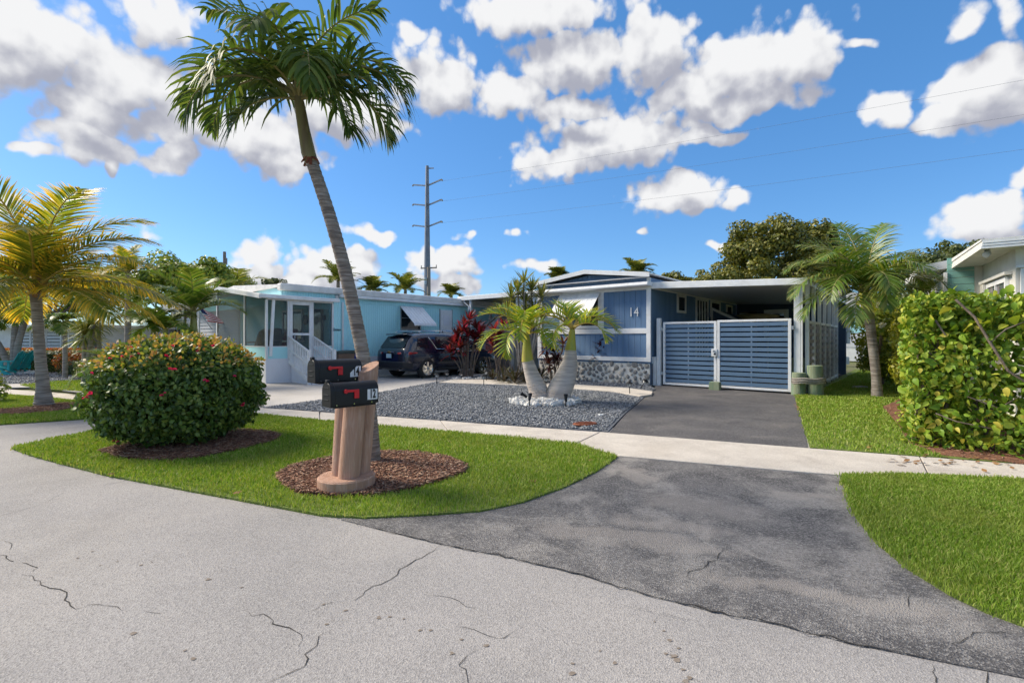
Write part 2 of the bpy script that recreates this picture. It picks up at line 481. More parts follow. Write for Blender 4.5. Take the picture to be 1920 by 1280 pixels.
M['pebble'] = leafm('pebble', [(.06, .07, .085), (.13, .145, .17), (.21, .225, .25), (.33, .335, .345)], trans=0, rough=.7)
M['chip'] = leafm('chip', [(.10, .042, .028), (.22, .095, .055), (.32, .16, .095), (.48, .33, .23)], trans=0, rough=.85)
M['rock'] = pm('white_rock', (.74, .73, .71), (.58, .57, .56), 9, .8, .4, 25)
M['grass'] = leafm('grass_blade', [(.13, .235, .016), (.185, .315, .025), (.245, .375, .04), (.33, .42, .08), (.44, .42, .15)], trans=.3, rough=.5, spec=.25, patch=(.29, .33, .07))
M['white'] = pm('white_paint', (.78, .79, .80), (.70, .71, .73), 2, .5, .05, 30, c3=(.56, .54, .50), s3=7, f3=.22)
M['whitewarm'] = pm('white_aged_sunlit', (.76, .74, .69), (.68, .66, .61), 2.5, .55, .05, 30)  # also serves as painted sunlight on the right house
M['roofw'] = pm('white_roof', (.74, .73, .71), (.64, .63, .61), 1.5, .6, .1, 20, c3=(.5, .48, .45), s3=4, f3=.4)
M['blue'] = pm('slate_blue_paint', (.115, .205, .345), (.098, .18, .31), 3, .65, .15, 40, stretch=(1, 1, .12), c3=(.15, .235, .36), s3=5, f3=.4)
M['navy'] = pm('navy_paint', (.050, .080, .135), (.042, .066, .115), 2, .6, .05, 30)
M['gateblue'] = pm('gate_blue', (.115, .19, .30), (.10, .168, .265), 2, .42, .03, 60)
M['teal'] = ribm('teal_siding', (.44, .80, .85), (.41, .76, .82), .10, 1)
M['tealx'] = ribm('teal_siding_end', (.44, .80, .85), (.41, .76, .82), .10, 0)
M['tealp'] = pm('teal_panel', (.44, .80, .85), (.41, .76, .82), 1.5, .5)
M['skirt'] = pm('skirt_white', (.74, .75, .80), (.69, .70, .75), 2, .6, .08, 20)
M['dark'] = pm('dark_interior', (.030, .032, .036), (.022, .024, .028), 2, .7)
M['ceil'] = pm('ceiling_metal', (.80, .80, .79), (.70, .70, .70), 1, .22, stretch=(8, .3, 1))
M['tan'] = pm('tan_soffit', (.30, .25, .20), (.25, .21, .17), 2, .7)
M['glass'] = glassm('window_glass')
M['rubber'] = pm('black_rubber', (.018, .018, .019), (.026, .026, .026), 6, .75)
M['blackm'] = pm('black_metal', (.010, .010, .011), (.014, .014, .015), 8, .42, spec=.3)
M['red'] = pm('red_plastic', (.62, .012, .022), (.55, .012, .02), 4, .35)
M['digit'] = pm('black_print', (.01, .01, .01), (.012, .012, .012), 4, .5)
M['metal'] = pm('galvanised', (.42, .45, .48), (.34, .37, .40), 6, .4, metal=.7)
M['chrome'] = pm('chrome', (.78, .78, .78), (.7, .7, .7), 3, .12, metal=1.0)
M['bark'] = pm('palm_bark', (.36, .31, .265), (.20, .17, .145), 3, .9, .9, 6, stretch=(.8, .8, 9), c3=(.50, .45, .40), s3=4, f3=.6)
M['barkdark'] = pm('palm_bark_dark', (.27, .225, .185), (.15, .12, .10), 4, .9, .9, 8, stretch=(.8, .8, 10), c3=(.42, .37, .33), s3=5, f3=.6)
M['barkpale'] = pm('bottle_palm_bark', (.60, .53, .48), (.45, .395, .36), 2.2, .85, .6, 6, stretch=(.8, .8, 9), c3=(.30, .26, .235), s3=2.6, f3=.5)
M['wood'] = pm('branch_bark', (.20, .155, .12), (.13, .10, .08), 9, .9, .6, 30)
M['pole'] = pm('weathered_pole', (.30, .265, .235), (.22, .19, .17), 4, .9, .4, 40, stretch=(4, 4, .3))
M['steel'] = pm('pole_steel', (.22, .25, .30), (.18, .20, .25), 2, .55, metal=.2)
M['shaft'] = pm('crownshaft_green', (.24, .30, .09), (.33, .33, .12), 3, .5, stretch=(3, 3, .5), c3=(.30, .20, .10), s3=5, f3=.4)
M['shaftb'] = pm('crownshaft_olive', (.22, .20, .085), (.17, .13, .07), 3, .6, stretch=(4, 4, .5), c3=(.28, .25, .10), s3=5, f3=.5)
M['shafty'] = pm('crownshaft_yellow', (.45, .42, .06), (.32, .36, .07), 3, .45, stretch=(3, 3, .5), c3=(.40, .18, .08), s3=4, f3=.35)
M['piling'] = pm('green_piling', (.155, .225, .145), (.215, .245, .155), 3, .85, .5, 25, stretch=(3, 3, .4), c3=(.30, .32, .24), s3=8, f3=.35)
M['driftwood'] = pm('grey_wood', (.36, .32, .28), (.26, .23, .20), 5, .9, .5, 40)
M['terracotta'] = pm('brown_post_paint', (.52, .32, .235), (.42, .25, .175), 3, .85, .7, 40, spec=.15, stretch=(4, 4, .35), c3=(.60, .42, .33), s3=14, f3=.45)
# ================================================================== the setting: ground, road, paths
def sheet(name, poly, z, mat, thick=.03, kind='structure'):
    o = MB().prism(list(poly), z - thick, z).o(name, mat)
    return tag(o, kind=kind)

def interp(tab, x):
    return float(np.interp(x, [a for a, _ in tab], [b for _, b in tab]))

SW_TOP = [(-40, 24.1), (-10, 12.1), (-5.48, 10.3), (-2.45, 9.13), (1.2, 7.67), (4.04, 6.45), (5.35, 5.91), (8, 4.85), (16, 1.65)]
SW_BOT = [(-40, 23.2), (-10, 11.3), (-5.03, 9.39), (-2.36, 8.18), (-.5, 7.42), (.9, 6.75), (1.35, 6.05), (3.6, 5.2), (4.52, 5.2), (5.39, 5.0), (8, 3.95), (16, .75)]

MB().prism([(-600, -300), (600, -300), (600, 900), (-600, 900)], -.9, -.06).o('terrain', M['terrain'])
bpy.data.objects['terrain']['kind'] = 'structure'
road = sheet('road', [(-60, -14), (40, -14), (40, 4), (8, 6.5), (-3, 9.2), (-12, 12.6), (-60, 24)], 0, M['road'], .05)

ISLAND = [G(*p) for p in [(22,842),(60,856),(100,867),(200,893),(350,921),(500,949),(600,968),(680,974),(800,968),(900,961),(980,944),(1060,915),(1120,885),(1158,858)]] + \
         [(1.30, 6.10), (.9, 6.73), (-.5, 7.40), (-2.36, 8.16), (-5.03, 9.37)] + [G(300,776), G(230,790), G(170,811), G(90,827)]
APRON = [G(*p) for p in [(640,975),(700,990),(825,1020),(960,1047),(1085,1077),(1210,1115),(1335,1147),(1460,1172),(1585,1205),(1710,1230),(1920,1272),(2300,1345),(2300,1300)]] + \
        [G(*p) for p in [(2050,1230),(1920,1178),(1850,1152),(1780,1118),(1700,1068),(1640,1018),(1605,972),(1590,935),(1578,893)]] + [(1.35, 6.06), (.5, 6.0), (-1.5, 4.4)]
blobs = [(*G(1320, 950), .62, .30, -.5), (*G(1250, 985), .5, .16, -.3), (*G(1190, 890), .18, .35, .2), (*G(1180, 1010), .9, .16, -.35), (*G(1500, 930), .5, .12, -.2), (*G(1560, 1120), .8, .13, -.35)]
def add_blobs(mat, blobs, colr):
    t = mat.node_tree; b = t.nodes['Principled BSDF']; src = b.inputs['Base Color'].links[0].from_socket
    tcn = t.nodes.new('ShaderNodeTexCoord'); n = nd(t, 'ShaderNodeTexNoise'); n.inputs['Scale'].default_value = 3.2; n.inputs['Detail'].default_value = 10
    t.links.new(tcn.outputs['Object'], n.inputs['Vector'])
    P2 = vmth(t, 'ADD', tcn.outputs['Object'], vmth(t, 'MULTIPLY', vmth(t, 'SUBTRACT', n.outputs['Color'], (.5, .5, .5)), (.7, .5, 0)))
    acc = None
    for (x, y, rx, ry, ro) in blobs:
        mp = nd(t, 'ShaderNodeMapping', vector_type='TEXTURE'); mp.inputs['Location'].default_value = (x, y, 0); mp.inputs['Rotation'].default_value = (0, 0, ro); mp.inputs['Scale'].default_value = (rx, ry, 1e3)
        t.links.new(P2, mp.inputs[0])
        d = mth(t, 'SUBTRACT', 1.0, vmth(t, 'LENGTH', mp.outputs[0]))
        acc = d if acc is None else mth(t, 'MAXIMUM', acc, d)
    f = mth(t, 'MULTIPLY', smooth(t, acc, -.25, .55), .5)
    k = nd(t, 'ShaderNodeTexVoronoi'); k.inputs['Scale'].default_value = 140; t.links.new(tcn.outputs['Object'], k.inputs['Vector'])
    f = mth(t, 'MULTIPLY', f, mth(t, 'ADD', .7, mth(t, 'MULTIPLY', k.outputs['Distance'], .6)), clamp=True)
    t.links.new(mixc(t, f, src, colr), b.inputs['Base Color'])
add_blobs(M['apron'], blobs, (.36, .325, .295))
apron = sheet('driveway_apron', APRON, .006, M['apron'], .03)

walk = empty('sidewalk', (0, 0, 0)); tag(walk, kind='structure')
JT = [(-40, -40), (-30, -30), (-22, -22), (-16, -16), (-12.4, -12.2), (-10.2, -10), (-8, -7.7), (-5.95, -5.5), (-3.9, -3.5), (-1.3, -1.0), (1.4, .9), (5.13, 4.54), (7, 6.4), (10, 9.4), (16, 16)]
for (a, b) in zip(JT[:-1], JT[1:]):
    g_ = .010
    xs = np.linspace(a[0] + g_, b[0] - g_, 7); xb = np.linspace(b[1] - g_, a[1] + g_, 9)
    jit = lambda: rnd.uniform(-.012, .012)
    poly = [(x, interp(SW_TOP, x) + jit()) for x in xs] + [(x, interp(SW_BOT, x) + jit()) for x in xb]
    z = .016 + rnd.uniform(0, .006)
    MB().prism(poly, -.03, z).o('slab', M['walk'], walk, bevel=.006, seg=1)

DRIVE = [(1.56, 7.62), G(1172, 778), G(1210, 745), (4.27, 14.1), H(.05, .2), H(.05, 9.7), H(4.2, 9.7), H(4.0, .3), G(1490, 738), G(1497, 765), G(1508, 805), (4.04, 6.52), (3.0, 6.95)]
sheet('driveway', DRIVE, .008, M['drive'], .03)
sheet('bounce_floor', [H(.06, .55), H(.06, 9.68), H(4.1, 9.68), H(4.1, .55)], .020, M['pad'], .02)  # unseen pale floor added to bounce light up under the carport
PAD = [(-5.5, 10.33), (-3.79, 13.03), (-2.6, 16.6), H(-7.15, .3), H(-7.15, 10), H(-10.4, 10), H(-10.4, -5.2), H(-9.95, -7.6), G(470, 724), (-10.2, 12.35)]
sheet('neighbour_driveway', PAD, .012, M['pad'], .03)
GRAVEL = [(-5.46, 10.30), (-3.77, 13.03), (-2.58, 16.6), H(-7.13, .3), H(-4.4, 3), H(-4.4, .05), H(0, .0), (4.25, 14.1), (3.39, 12.2), G(1170, 778), (1.54, 7.66), (-2.45, 9.16)]
sheet('gravel_yard', GRAVEL, .018, M['gravel'], .04)
PATHW = [G(*p) for p in [(822,719.5),(960,724),(1060,730),(1150,737),(1200,746),(1222,743),(1224,737),(1180,730.5),(1080,723.5),(960,716.5),(905,714),(850,713.5)]]
pw = empty('garden_path'); tag(pw, kind='structure')
MB().prism(PATHW, 0, .055).o('slab', M['walk'], pw, bevel=.01, seg=1)

LAWN_R = [G(*p) for p in [(1578,894),(1590,936),(1605,972),(1640,1018),(1700,1068),(1780,1118),(1850,1152),(1920,1178),(2050,1230)]] + [(3.0, 1.2), (12, -1.5), (14, 1.5)] + [(8, 3.9), (5.39, 4.96), (4.52, 5.17)]
LAWN_B = [(4.06, 6.50), G(1508, 805), G(1497, 765), G(1490, 738), H(4.25, .3), H(4.3, 14), H(20, 14), (22, 14), (14, 3), (8, 4.9), (5.35, 5.94)]
LAWN_L = [(-5.6, 9.6), (-10, 11.26), (-16, 13.65), (-30, 19), (-40, 21.0)] + [G(-300, 808), G(0, 797), G(165, 786), G(230, 779)]
LAWN_L2 = [G(38,722.5), G(100,716.5), G(165,712), G(300,708), G(420,712), G(420,734), G(300,737), G(165,735), G(70,729)]
sheet('island_lawn', ISLAND, .022, M['soil'], .05)
sheet('front_lawn', LAWN_R, .022, M['soil'], .05)
sheet('side_lawn', LAWN_B, .024, M['soil'], .05)
sheet('left_lawn', LAWN_L, .022, M['soil'], .05)
sheet('far_lawn', LAWN_L2, .022, M['soil'], .05)
sheet('far_path', [G(-400, 735), G(60, 726), G(165, 737), G(420, 741), G(420, 706), G(170, 696), G(120, 698), G(160, 711), G(60, 719), G(-400, 727)], .010, M['pad'], .03)
GRAV_L = [G(-200,722), G(0,721), G(70,718), G(160,710.5), G(122,699.5), G(60,697), G(-100,697), G(-200,700)]
sheet('far_gravel_bed', GRAV_L, .016, M['gravel'], .03)

MULCH1 = [G(*p) for p in [(516,897),(545,880),(600,866),(700,851),(780,852),(840,862),(878,878),(870,893),(820,908),(760,925),(700,935),(620,937),(560,930),(530,915)]]
MULCH2 = [G(*p) for p in [(183,851),(210,843),(300,820),(430,808),(500,812),(528,819),(520,828),(460,845),(380,862),(300,870),(220,862)]]
MULCH3 = [G(*p) for p in [(-30,773),(60,765),(110,758),(165,757),(200,759),(160,765),(100,775),(40,780),(-30,782)]]
MULCH4 = [G(1655, 765), G(1685, 800), G(1703, 832), G(1760, 856), G(1920, 873), G(2100, 885), (9.2, 9.5), (12, 14)]
for nm, p in (('mulch_bed', MULCH1), ('mulch_bed', MULCH2), ('mulch_bed', MULCH3), ('mulch_bed', MULCH4)):
    sheet(nm, p, .032, M['mulch'], .06)

# --- grass blades
def grass(name, poly, n, holes, label, h=(.028, .055), w=.0085, power=0.0):
    p = scatter(poly, n, holes)
    p = p + NP.normal(0, .022, p.shape)
    for hh_ in holes: p = p[~in_poly(p + NP.normal(0, .02, p.shape), hh_)]
    n = len(p); hgt = NP.uniform(*h, n); tilt = NP.normal(0, .34, (n, 2)); a = NP.uniform(0, 2 * np.pi, n)
    # clumps of taller and shorter growth
    cl = np.sin(p[:, 0] * 5.1 + np.sin(p[:, 1] * 3.7)) * np.sin(p[:, 1] * 6.3 + 1.3 * np.sin(p[:, 0] * 2.9))
    hgt *= 1 + .22 * cl
    dist = np.hypot(p[:, 0], p[:, 1]); ww = w * np.clip(dist / 5.5, .6, 2.2)
    base = np.column_stack([p, np.full(n, .018)])
    s_ = np.column_stack([np.cos(a), np.sin(a), np.zeros(n)]) * ww[:, None] / 2
    mid = base + np.column_stack([tilt * hgt[:, None] * .35, hgt * .6]); tip = base + np.column_stack([tilt * hgt[:, None] * 1.1, hgt])
    V = np.stack([base - s_, base + s_, mid + s_ * .8, mid - s_ * .8, tip], 1).reshape(-1, 3)
    b = np.arange(n)[:, None] * 5
    me = np_mesh(name, V, [b + np.array([[0, 1, 2, 3]]), b + np.array([[3, 2, 4]])], M['grass'])
    return tag(link(name, me), label, 'grass', kind='stuff')
grass('grass', ISLAND, 85000, (MULCH1, MULCH2), 'mown green grass on the island around the mailboxes')
vis_r = [G(*p) for p in [(1578,894),(1590,936),(1605,972),(1640,1018),(1700,1068),(1780,1118),(1850,1152),(1920,1178),(2050,1230),(2150,1200),(2150,915)]] + [(5.6, 4.9), (5.39, 4.97), (4.52, 5.18)]
grass('grass', vis_r, 70000, (), 'mown green grass right of the driveway apron, nearest corner', w=.0075)
vis_b = [(4.08, 6.52), G(1508, 805), G(1497, 765), G(1490, 738), H(4.4, 1), H(4.6, 13), H(9, 13), G(1690, 740), G(1700, 828), G(1775, 859), (5.35, 5.95)]
grass('grass', vis_b, 60000, (MULCH4,), 'mown green grass between blue gate and leafy hedge')
grass('grass', [(-5.6, 9.62), (-10, 11.26), (-16, 13.65), G(-80, 801), G(0, 797), G(165, 786), G(230, 779)], 42000, (MULCH3,), 'mown green grass under the yellow coconut palm', w=.010)
grass('grass', LAWN_L2, 14000, (), 'small sunlit grass patch between the far left paths', w=.010)

# --- gravel stones and mulch chips lying on their beds
def lumps(name, poly, n, holes, size, mat, label, cat, z=.02, flat=.55, pile=0, elong=1.0):
    p = scatter(poly, n, holes); n = len(p); s_ = NP.uniform(size[0], size[1], n)
    a = NP.uniform(0, 2 * np.pi, n)
    O = np.array([(1, 0, 0), (0, 1, 0), (-1, 0, 0), (0, -1, 0), (0, 0, 1), (0, 0, -.6)], float)
    loc = O[None] * (s_[:, None, None] * np.array([elong, 1 / elong ** .5, flat]) * NP.uniform(.7, 1.3, (n, 6, 1)))
    tx = NP.normal(0, .25, n)
    y = loc[:, :, 1] * np.cos(tx)[:, None] - loc[:, :, 2] * np.sin(tx)[:, None]; zz = loc[:, :, 1] * np.sin(tx)[:, None] + loc[:, :, 2] * np.cos(tx)[:, None]
    loc[:, :, 1] = y; loc[:, :, 2] = zz
    ca, sa = np.cos(a)[:, None], np.sin(a)[:, None]
    X = loc[:, :, 0] * ca - loc[:, :, 1] * sa + p[:, :1]; Y = loc[:, :, 0] * sa + loc[:, :, 1] * ca + p[:, 1:]
    V = np.stack([X, Y, loc[:, :, 2] + z + NP.uniform(0, .012 + pile, n)[:, None]], -1).reshape(-1, 3)
    F = np.array([[0, 1, 4], [1, 2, 4], [2, 3, 4], [3, 0, 4], [1, 0, 5], [2, 1, 5], [3, 2, 5], [0, 3, 5]])
    b = np.arange(n)[:, None, None] * 6
    me = np_mesh(name, V, (b + F[None]).reshape(-1, 3), mat)
    return tag(link(name, me), label, cat, kind='stuff')
gv = [(-5.40, 10.25), (-3.75, 12.95), (-2.5, 16.6), H(-7, 0), H(-4.4, 0), H(-.1, -.05), (4.2, 14.0), (3.35, 12.2), G(1166, 778), (1.5, 7.7), (-2.45, 9.18)]
lumps('gravel_stones', gv, 34000, (PATHW,), (.014, .030), M['pebble'], 'loose blue grey gravel filling the front yard', 'gravel', .022, .7)
lumps('gravel_stones', GRAV_L, 5000, (), (.02, .04), M['pebble'], 'loose blue grey gravel of the far left bed', 'gravel', .02, .7)
for p, n, lb in ((MULCH1, 17000, 'brown wood chips around the mailbox post'), (MULCH2, 14000, 'brown wood chips under the flowering bush'), (MULCH3, 3000, 'brown wood chips around the coconut palm'), (MULCH4, 2500, 'dry leaf litter along the foot of the leafy hedge')):
    lumps('mulch_chips', p, n, (), (.006, .017), M['chip'], lb, 'mulch', .036, .22, .02, 2.6)

# --- cracks in the asphalt
M['crack'] = pm('crack_shadow', (.035, .032, .03), (.05, .045, .04), 20, .95)
def crack(pts, w, parent, z, name='crack'):
    P_ = [Vector((*G(*p), 0)) for p in pts]; fine = []
    for a, b in zip(P_[:-1], P_[1:]):
        L = (b - a).length; k = max(2, int(L / .05))
        for i in range(k): fine.append(a.lerp(b, i / k) + Vector((rnd.gauss(0, .009), rnd.gauss(0, .009), 0)))
    fine.append(P_[-1]); m = MB(); vs = []; n = len(fine)
    for i, p in enumerate(fine):
        t = (fine[min(i + 1, n - 1)] - fine[max(i - 1, 0)]).normalized(); s_ = Vector((-t.y, t.x, 0))
        ww = w * .62 * rnd.uniform(.3, 1.2) * min(1, 4 * i / n + .15, 4 * (n - i) / n + .15)
        vs += [(p - s_ * ww / 2)[:2] + (z,), (p + s_ * ww / 2)[:2] + (z,)]
    m.add(vs, [(2 * i, 2 * i + 1, 2 * i + 3, 2 * i + 2) for i in range(n - 1)])
    return m.o(name, M['crack'], parent)
def c1(L): return [(x / 2, 700 + y / 2) for x, y in L]
def c2(L): return [(960 + x / 2, 700 + y / 2) for x, y in L]
for L, w in ((c1([(1650,645),(1590,690),(1500,735),(1460,775),(1400,800),(1330,850)]), .011), (c1([(1260,850),(1210,870),(1170,890)]), .006),
             (c1([(910,880),(950,905),(1000,910),(1040,940),(1090,955),(1130,985),(1120,1020)]), .009), (c1([(1220,970),(1190,1010),(1155,1050),(1150,1090),(1090,1120),(1000,1160)]), .010),
             (c1([(0,625),(40,640),(35,662)]), .007), (c1([(0,680),(50,705)]), .010), (c1([(85,705),(130,730),(122,742)]), .008),
             (c1([(75,755),(110,765),(150,795),(190,805),(245,820),(240,850),(290,878),(340,868),(400,865),(455,888)]), .010), (c1([(545,885),(600,900)]), .004),
             (c1([(1600,830),(1650,832),(1720,850),(1780,880)]), .005), (c1([(1700,950),(1780,965),(1870,1000),(1920,970)]), .006), (c1([(1780,1030),(1715,1080),(1740,1120),(1755,1160)]), .006),
             (c1([(240,445),(180,480),(120,500),(0,535)]), .005), (c1([(380,420),(480,400)]), .008), (c2([(1570,1085),(1580,1120),(1590,1160)]), .007), (c2([(1700,1085),(1790,1120),(1780,1160)]), .007)):
    crack(L, w, road, .003)
crack(c2([(-640,550),(-520,582),(-270,642),(0,695),(250,755),(500,830),(750,895),(1000,945),(1250,1010),(1500,1060),(1920,1145)]), .016, apron, .010, 'seam')
for L in (c2([(0,120),(60,110)]),):
    pass
for L, w in ((c2([(640,775),(700,740),(760,700),(790,660)]), .010), (c2([(1500,900),(1480,850),(1500,820)]), .008), (c2([(1660,1020),(1750,985),(1850,975)]), .010), (c2([(390,870),(500,890),(660,930)]), .004)):
    crack(L, w, apron, .010)
M['stain'] = pm('brown_spot', (.235, .20, .17), (.19, .155, .125), 30, .95)
sp = MB()
for (x, y) in [(345,668),(440,705),(530,718),(570,707),(780,772),(905,802),(695,1038),(725,1070),(1295,888),(1420,915),(1460,912),(1515,920),(1575,963),(1615,962),(1730,997),(1695,1050),(1820,1020),(290,692),(375,720),(1215,866),(500,975),(1225,940)] :
    c = G(x / 2, 700 + y / 2); r = rnd.uniform(.006, .015)
    vs = [(c[0] + r * rnd.uniform(.4, 1.7) * math.cos(k * .785), c[1] + r * rnd.uniform(.6, 1.3) * math.sin(k * .785), .0028) for k in range(8)]
    sp.add(vs, [tuple(range(8))])
for (x, y) in [(230,1088),(330,1040),(225,1125),(590,1000),(570,965),(535,930),(625,1030),(575,1050),(605,1060),(620,1075),(640,1110),(665,1140),(655,1155),(385,1085)]:
    c = G(960 + x / 2, 700 + y / 2); r = rnd.uniform(.006, .016)
    vs = [(c[0] + r * rnd.uniform(.4, 1.7) * math.cos(k * .785), c[1] + r * rnd.uniform(.6, 1.3) * math.sin(k * .785), .0028) for k in range(8)]
    sp.add(vs, [tuple(range(8))])
tag(sp.o('stain_spots', M['stain'], road), kind='stuff')
# ================================================================== the blue house
def root_at(name, x, y, label, cat, group=None):
    return empty(name, (*H(x, y), 0), HA, label, cat, group)

h14 = root_at('blue_house', 0, 0, 'slate blue manufactured house with white trim, number 14 and a stone base', 'house')
FW = 4.43
def gable_z(x):  # top of wall under the roof at the facade
    return 3.46 + .27 * (1 - abs(x + FW / 2) / (FW / 2))
m = MB()
m.yprof([(-FW, .70), (0, .70), (0, gable_z(0)), (-FW / 2, gable_z(-FW / 2)), (-FW, gable_z(-FW))], .025, 12)
m.o('wall', M['blue'], h14)
def planks(x0, x1, z0, z1, parent, pitch=.205, ztop=None):
    n = max(1, round((x1 - x0) / pitch)); w = (x1 - x0) / n
    for i in range(n):
        a, b = x0 + i * w + .004, x0 + (i + 1) * w - .004
        za, zb = (ztop(a), ztop(b)) if ztop else (z1, z1)
        MB().yprof([(a, z0), (b, z0), (b, zb), (a, za)], .002 + rnd.uniform(0, .003), .03).o('plank', M['blue'], parent)
planks(-1.66, -.11, 1.84, 3.12, h14); planks(-4.28, -3.46, 1.84, 3.12, h14); planks(-4.28, -.11, .90, 1.67, h14)
planks(-4.36, -.04, 3.28, 0, h14, ztop=lambda x: gable_z(x) - .01)
# white trim boards
for nm, (x0, x1, y0, y1, z0, z1) in (('corner_trim', (-.11, .035, -.035, .02, .76, 3.17)), ('corner_trim', (-4.465, -4.28, -.035, .02, .76, 3.17)),
        ('mid_rail', (-4.28, -.11, -.030, .018, 1.67, 1.84)), ('bottom_rail', (-4.28, -.11, -.030, .018, .76, .90)), ('window_trim', (-1.80, -1.66, -.030, .018, 1.84, 3.12)),
        ('window_trim', (-3.46, -3.36, -.030, .018, 1.84, 3.12)), ('top_rail', (-4.28, -.11, -.032, .018, 3.08, 3.17)), ('gable_end_trim', (-.10, .03, -.033, .02, 3.29, 3.45))):
    MB().box(x0, x1, y0, y1, z0, z1).o(nm, M['white'], h14, bevel=.006)
MB().xprof([(-.42, 3.20), (-.40, 3.29), (.0, 3.30), (.0, 3.17), (-.40, 3.17)], -4.55, .10).o('eyebrow_roof', M['white'], h14, bevel=.006)
# roof
zr, ze = 3.86, 3.57
def roofslab(x0, z0, x1, z1, y0, y1, th):
    return MB().yprof([(x0, z0 - th), (x1, z1 - th), (x1, z1), (x0, z0)], y0, y1)
r_ = MB()
r_.yprof([(-FW - .12, ze - .04), (-FW / 2, zr - .04), (.12, ze - .04), (.12, ze), (-FW / 2, zr), (-FW - .12, ze)], -.34, 12.1)
r_.o('roof', M['roofw'], h14)
MB().yprof([(-FW - .14, ze - .13), (-FW / 2, zr - .13), (.14, ze - .13), (.14, ze + .012), (-FW / 2, zr + .012), (-FW - .14, ze + .012)], -.375, -.342).o('fascia', M['white'], h14)
MB().box(-FW, -.02, -.33, .01, 3.455, 3.47).o('soffit', M['white'], h14)
# window and awning on the road side
wn_ = MB().box(-3.36, -1.80, -.012, .02, 1.96, 3.08).o('window', M['glass'], h14)
for (x0, x1, z0, z1) in ((-3.36, -3.29, 1.86, 3.08), (-1.87, -1.80, 1.86, 3.08), (-3.29, -1.87, 1.86, 1.96), (-3.29, -1.87, 2.42, 2.47), (-2.60, -2.55, 1.96, 2.42)):
    MB().box(x0, x1, -.026, .005, z0, z1).o('frame', M['white'], wn_)
aw = MB(); nrib = 18
for i in range(nrib):
    xa = -3.44 + 1.66 * i / nrib; xb = -3.44 + 1.66 * (i + 1) / nrib; up = .010 if i % 2 else 0
    aw.hexa([(xa, -.04, 3.07 + up), (xb, -.04, 3.07 + up), (xb, -.78, 2.28 + up), (xa, -.78, 2.28 + up)], [(xa, -.04, 3.085 + up), (xb, -.04, 3.085 + up), (xb, -.78, 2.295 + up), (xa, -.78, 2.295 + up)])
awo = aw.o('awning', M['white'], h14)
MB().bar((-3.42, -.76, 2.27), (-3.42, -.03, 2.25), .02, .02).o('awning_arm', M['metal'], awo)
MB().bar((-1.80, -.76, 2.27), (-1.80, -.03, 2.25), .02, .02).o('awning_arm', M['metal'], awo)
MB().box(-3.45, -1.77, -.80, -.77, 2.25, 2.31).o('awning_lip', M['white'], awo)
# house number
text_mesh('house_number', '14', .44, .012, M['white'], h14, (-.545, -.022, 2.36), (R(90), 0, 0), sx=.86, bold=-.004)
# stone base: mortar core and individual field stones
core = MB().box(-FW, .0, .03, .4, 0, .70).box(-.01, .02, .04, .30, 0, .70)
core.o('stone_base', pm('mortar', (.80, .76, .69), (.66, .62, .56), 6, .9, .6, 30), h14)
sm_ = []
for k in range(10):
    mb = MB(); n1_, n2_ = 8, 3
    vs = [(0, -1 * rnd.uniform(.8, 1.1), 0)]
    for j in range(n2_):
        ph = (j + 1) / n2_ * math.pi / 2
        for i in range(n1_):
            th = 2 * math.pi * i / n1_; q = rnd.uniform(.8, 1.15)
            vs.append((math.sin(ph) * math.cos(th) * q, -math.cos(ph) * rnd.uniform(.75, 1.1), math.sin(ph) * math.sin(th) * q))
    fs = [(0, 1 + (i + 1) % n1_, 1 + i) for i in range(n1_)]
    for j in range(n2_ - 1):
        for i in range(n1_):
            a, b = 1 + j * n1_ + i, 1 + j * n1_ + (i + 1) % n1_
            fs.append((a, b, b + n1_, a + n1_))
    c = rnd.choice([((.50, .47, .43), (.30, .28, .26)), ((.62, .58, .52), (.42, .39, .35)), ((.14, .13, .125), (.30, .28, .26)), ((.36, .34, .32), (.17, .16, .15))])
    sm_.append(mb.add(vs, fs).mesh('stone', pm('field_stone_%d' % k, c[0], c[1], 7, .9, .9, 18, c3=(.72, .69, .62), s3=12, f3=.6), smooth=True))
placed = []
tries = 0
while len(placed) < 120 and tries < 6000:
    tries += 1
    r = rnd.uniform(.055, .125); x = rnd.uniform(-FW + .06, -.06); z = rnd.uniform(.04, .68)
    if all(math.hypot((x - a) * .85, z - b) > (r + c) * .86 for a, b, c in placed): placed.append((x, z, r))
for (x, z, r) in placed:
    o = link('stone', rnd.choice(sm_), None, h14, (x, .045, z)); o.scale = (r * 1.15, .055, r * rnd.uniform(.85, 1.05)); o.rotation_euler = (0, rnd.uniform(0, 6.28), 0)
# right side wall under the carport
MB().box(-.005, .06, .05, 9.6, 3.10, 3.24).o('ledger_trim', M['whitewarm'], h14)
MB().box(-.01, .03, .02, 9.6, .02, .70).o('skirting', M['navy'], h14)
def side_window(y0, y1, z0, z1, fw=.09, glass='glass', mull=0):
    w_ = MB().box(-.005, .02, y0, y1, z0, z1).o('window', M[glass], h14)
    for (a, b, c, d) in ((y0 - fw, y0, z0 - fw, z1 + fw), (y1, y1 + fw, z0 - fw, z1 + fw), (y0, y1, z0 - fw, z0), (y0, y1, z1, z1 + fw)):
        MB().box(-.005, .05, a, b, c, d).o('frame', M['whitewarm'], w_)
    for k in range(mull):
        yy = y0 + (y1 - y0) * (k + 1) / (mull + 1)
        MB().box(-.005, .04, yy - .035, yy + .035, z0, z1).o('frame', M['whitewarm'], w_)
    return w_
side_window(2.35, 3.0, 2.52, 3.0); side_window(4.25, 5.5, .8, 3.0, mull=3); side_window(8.2, 8.9, 2.2, 2.95); side_window(6.0, 7.1, 2.5, 3.0)
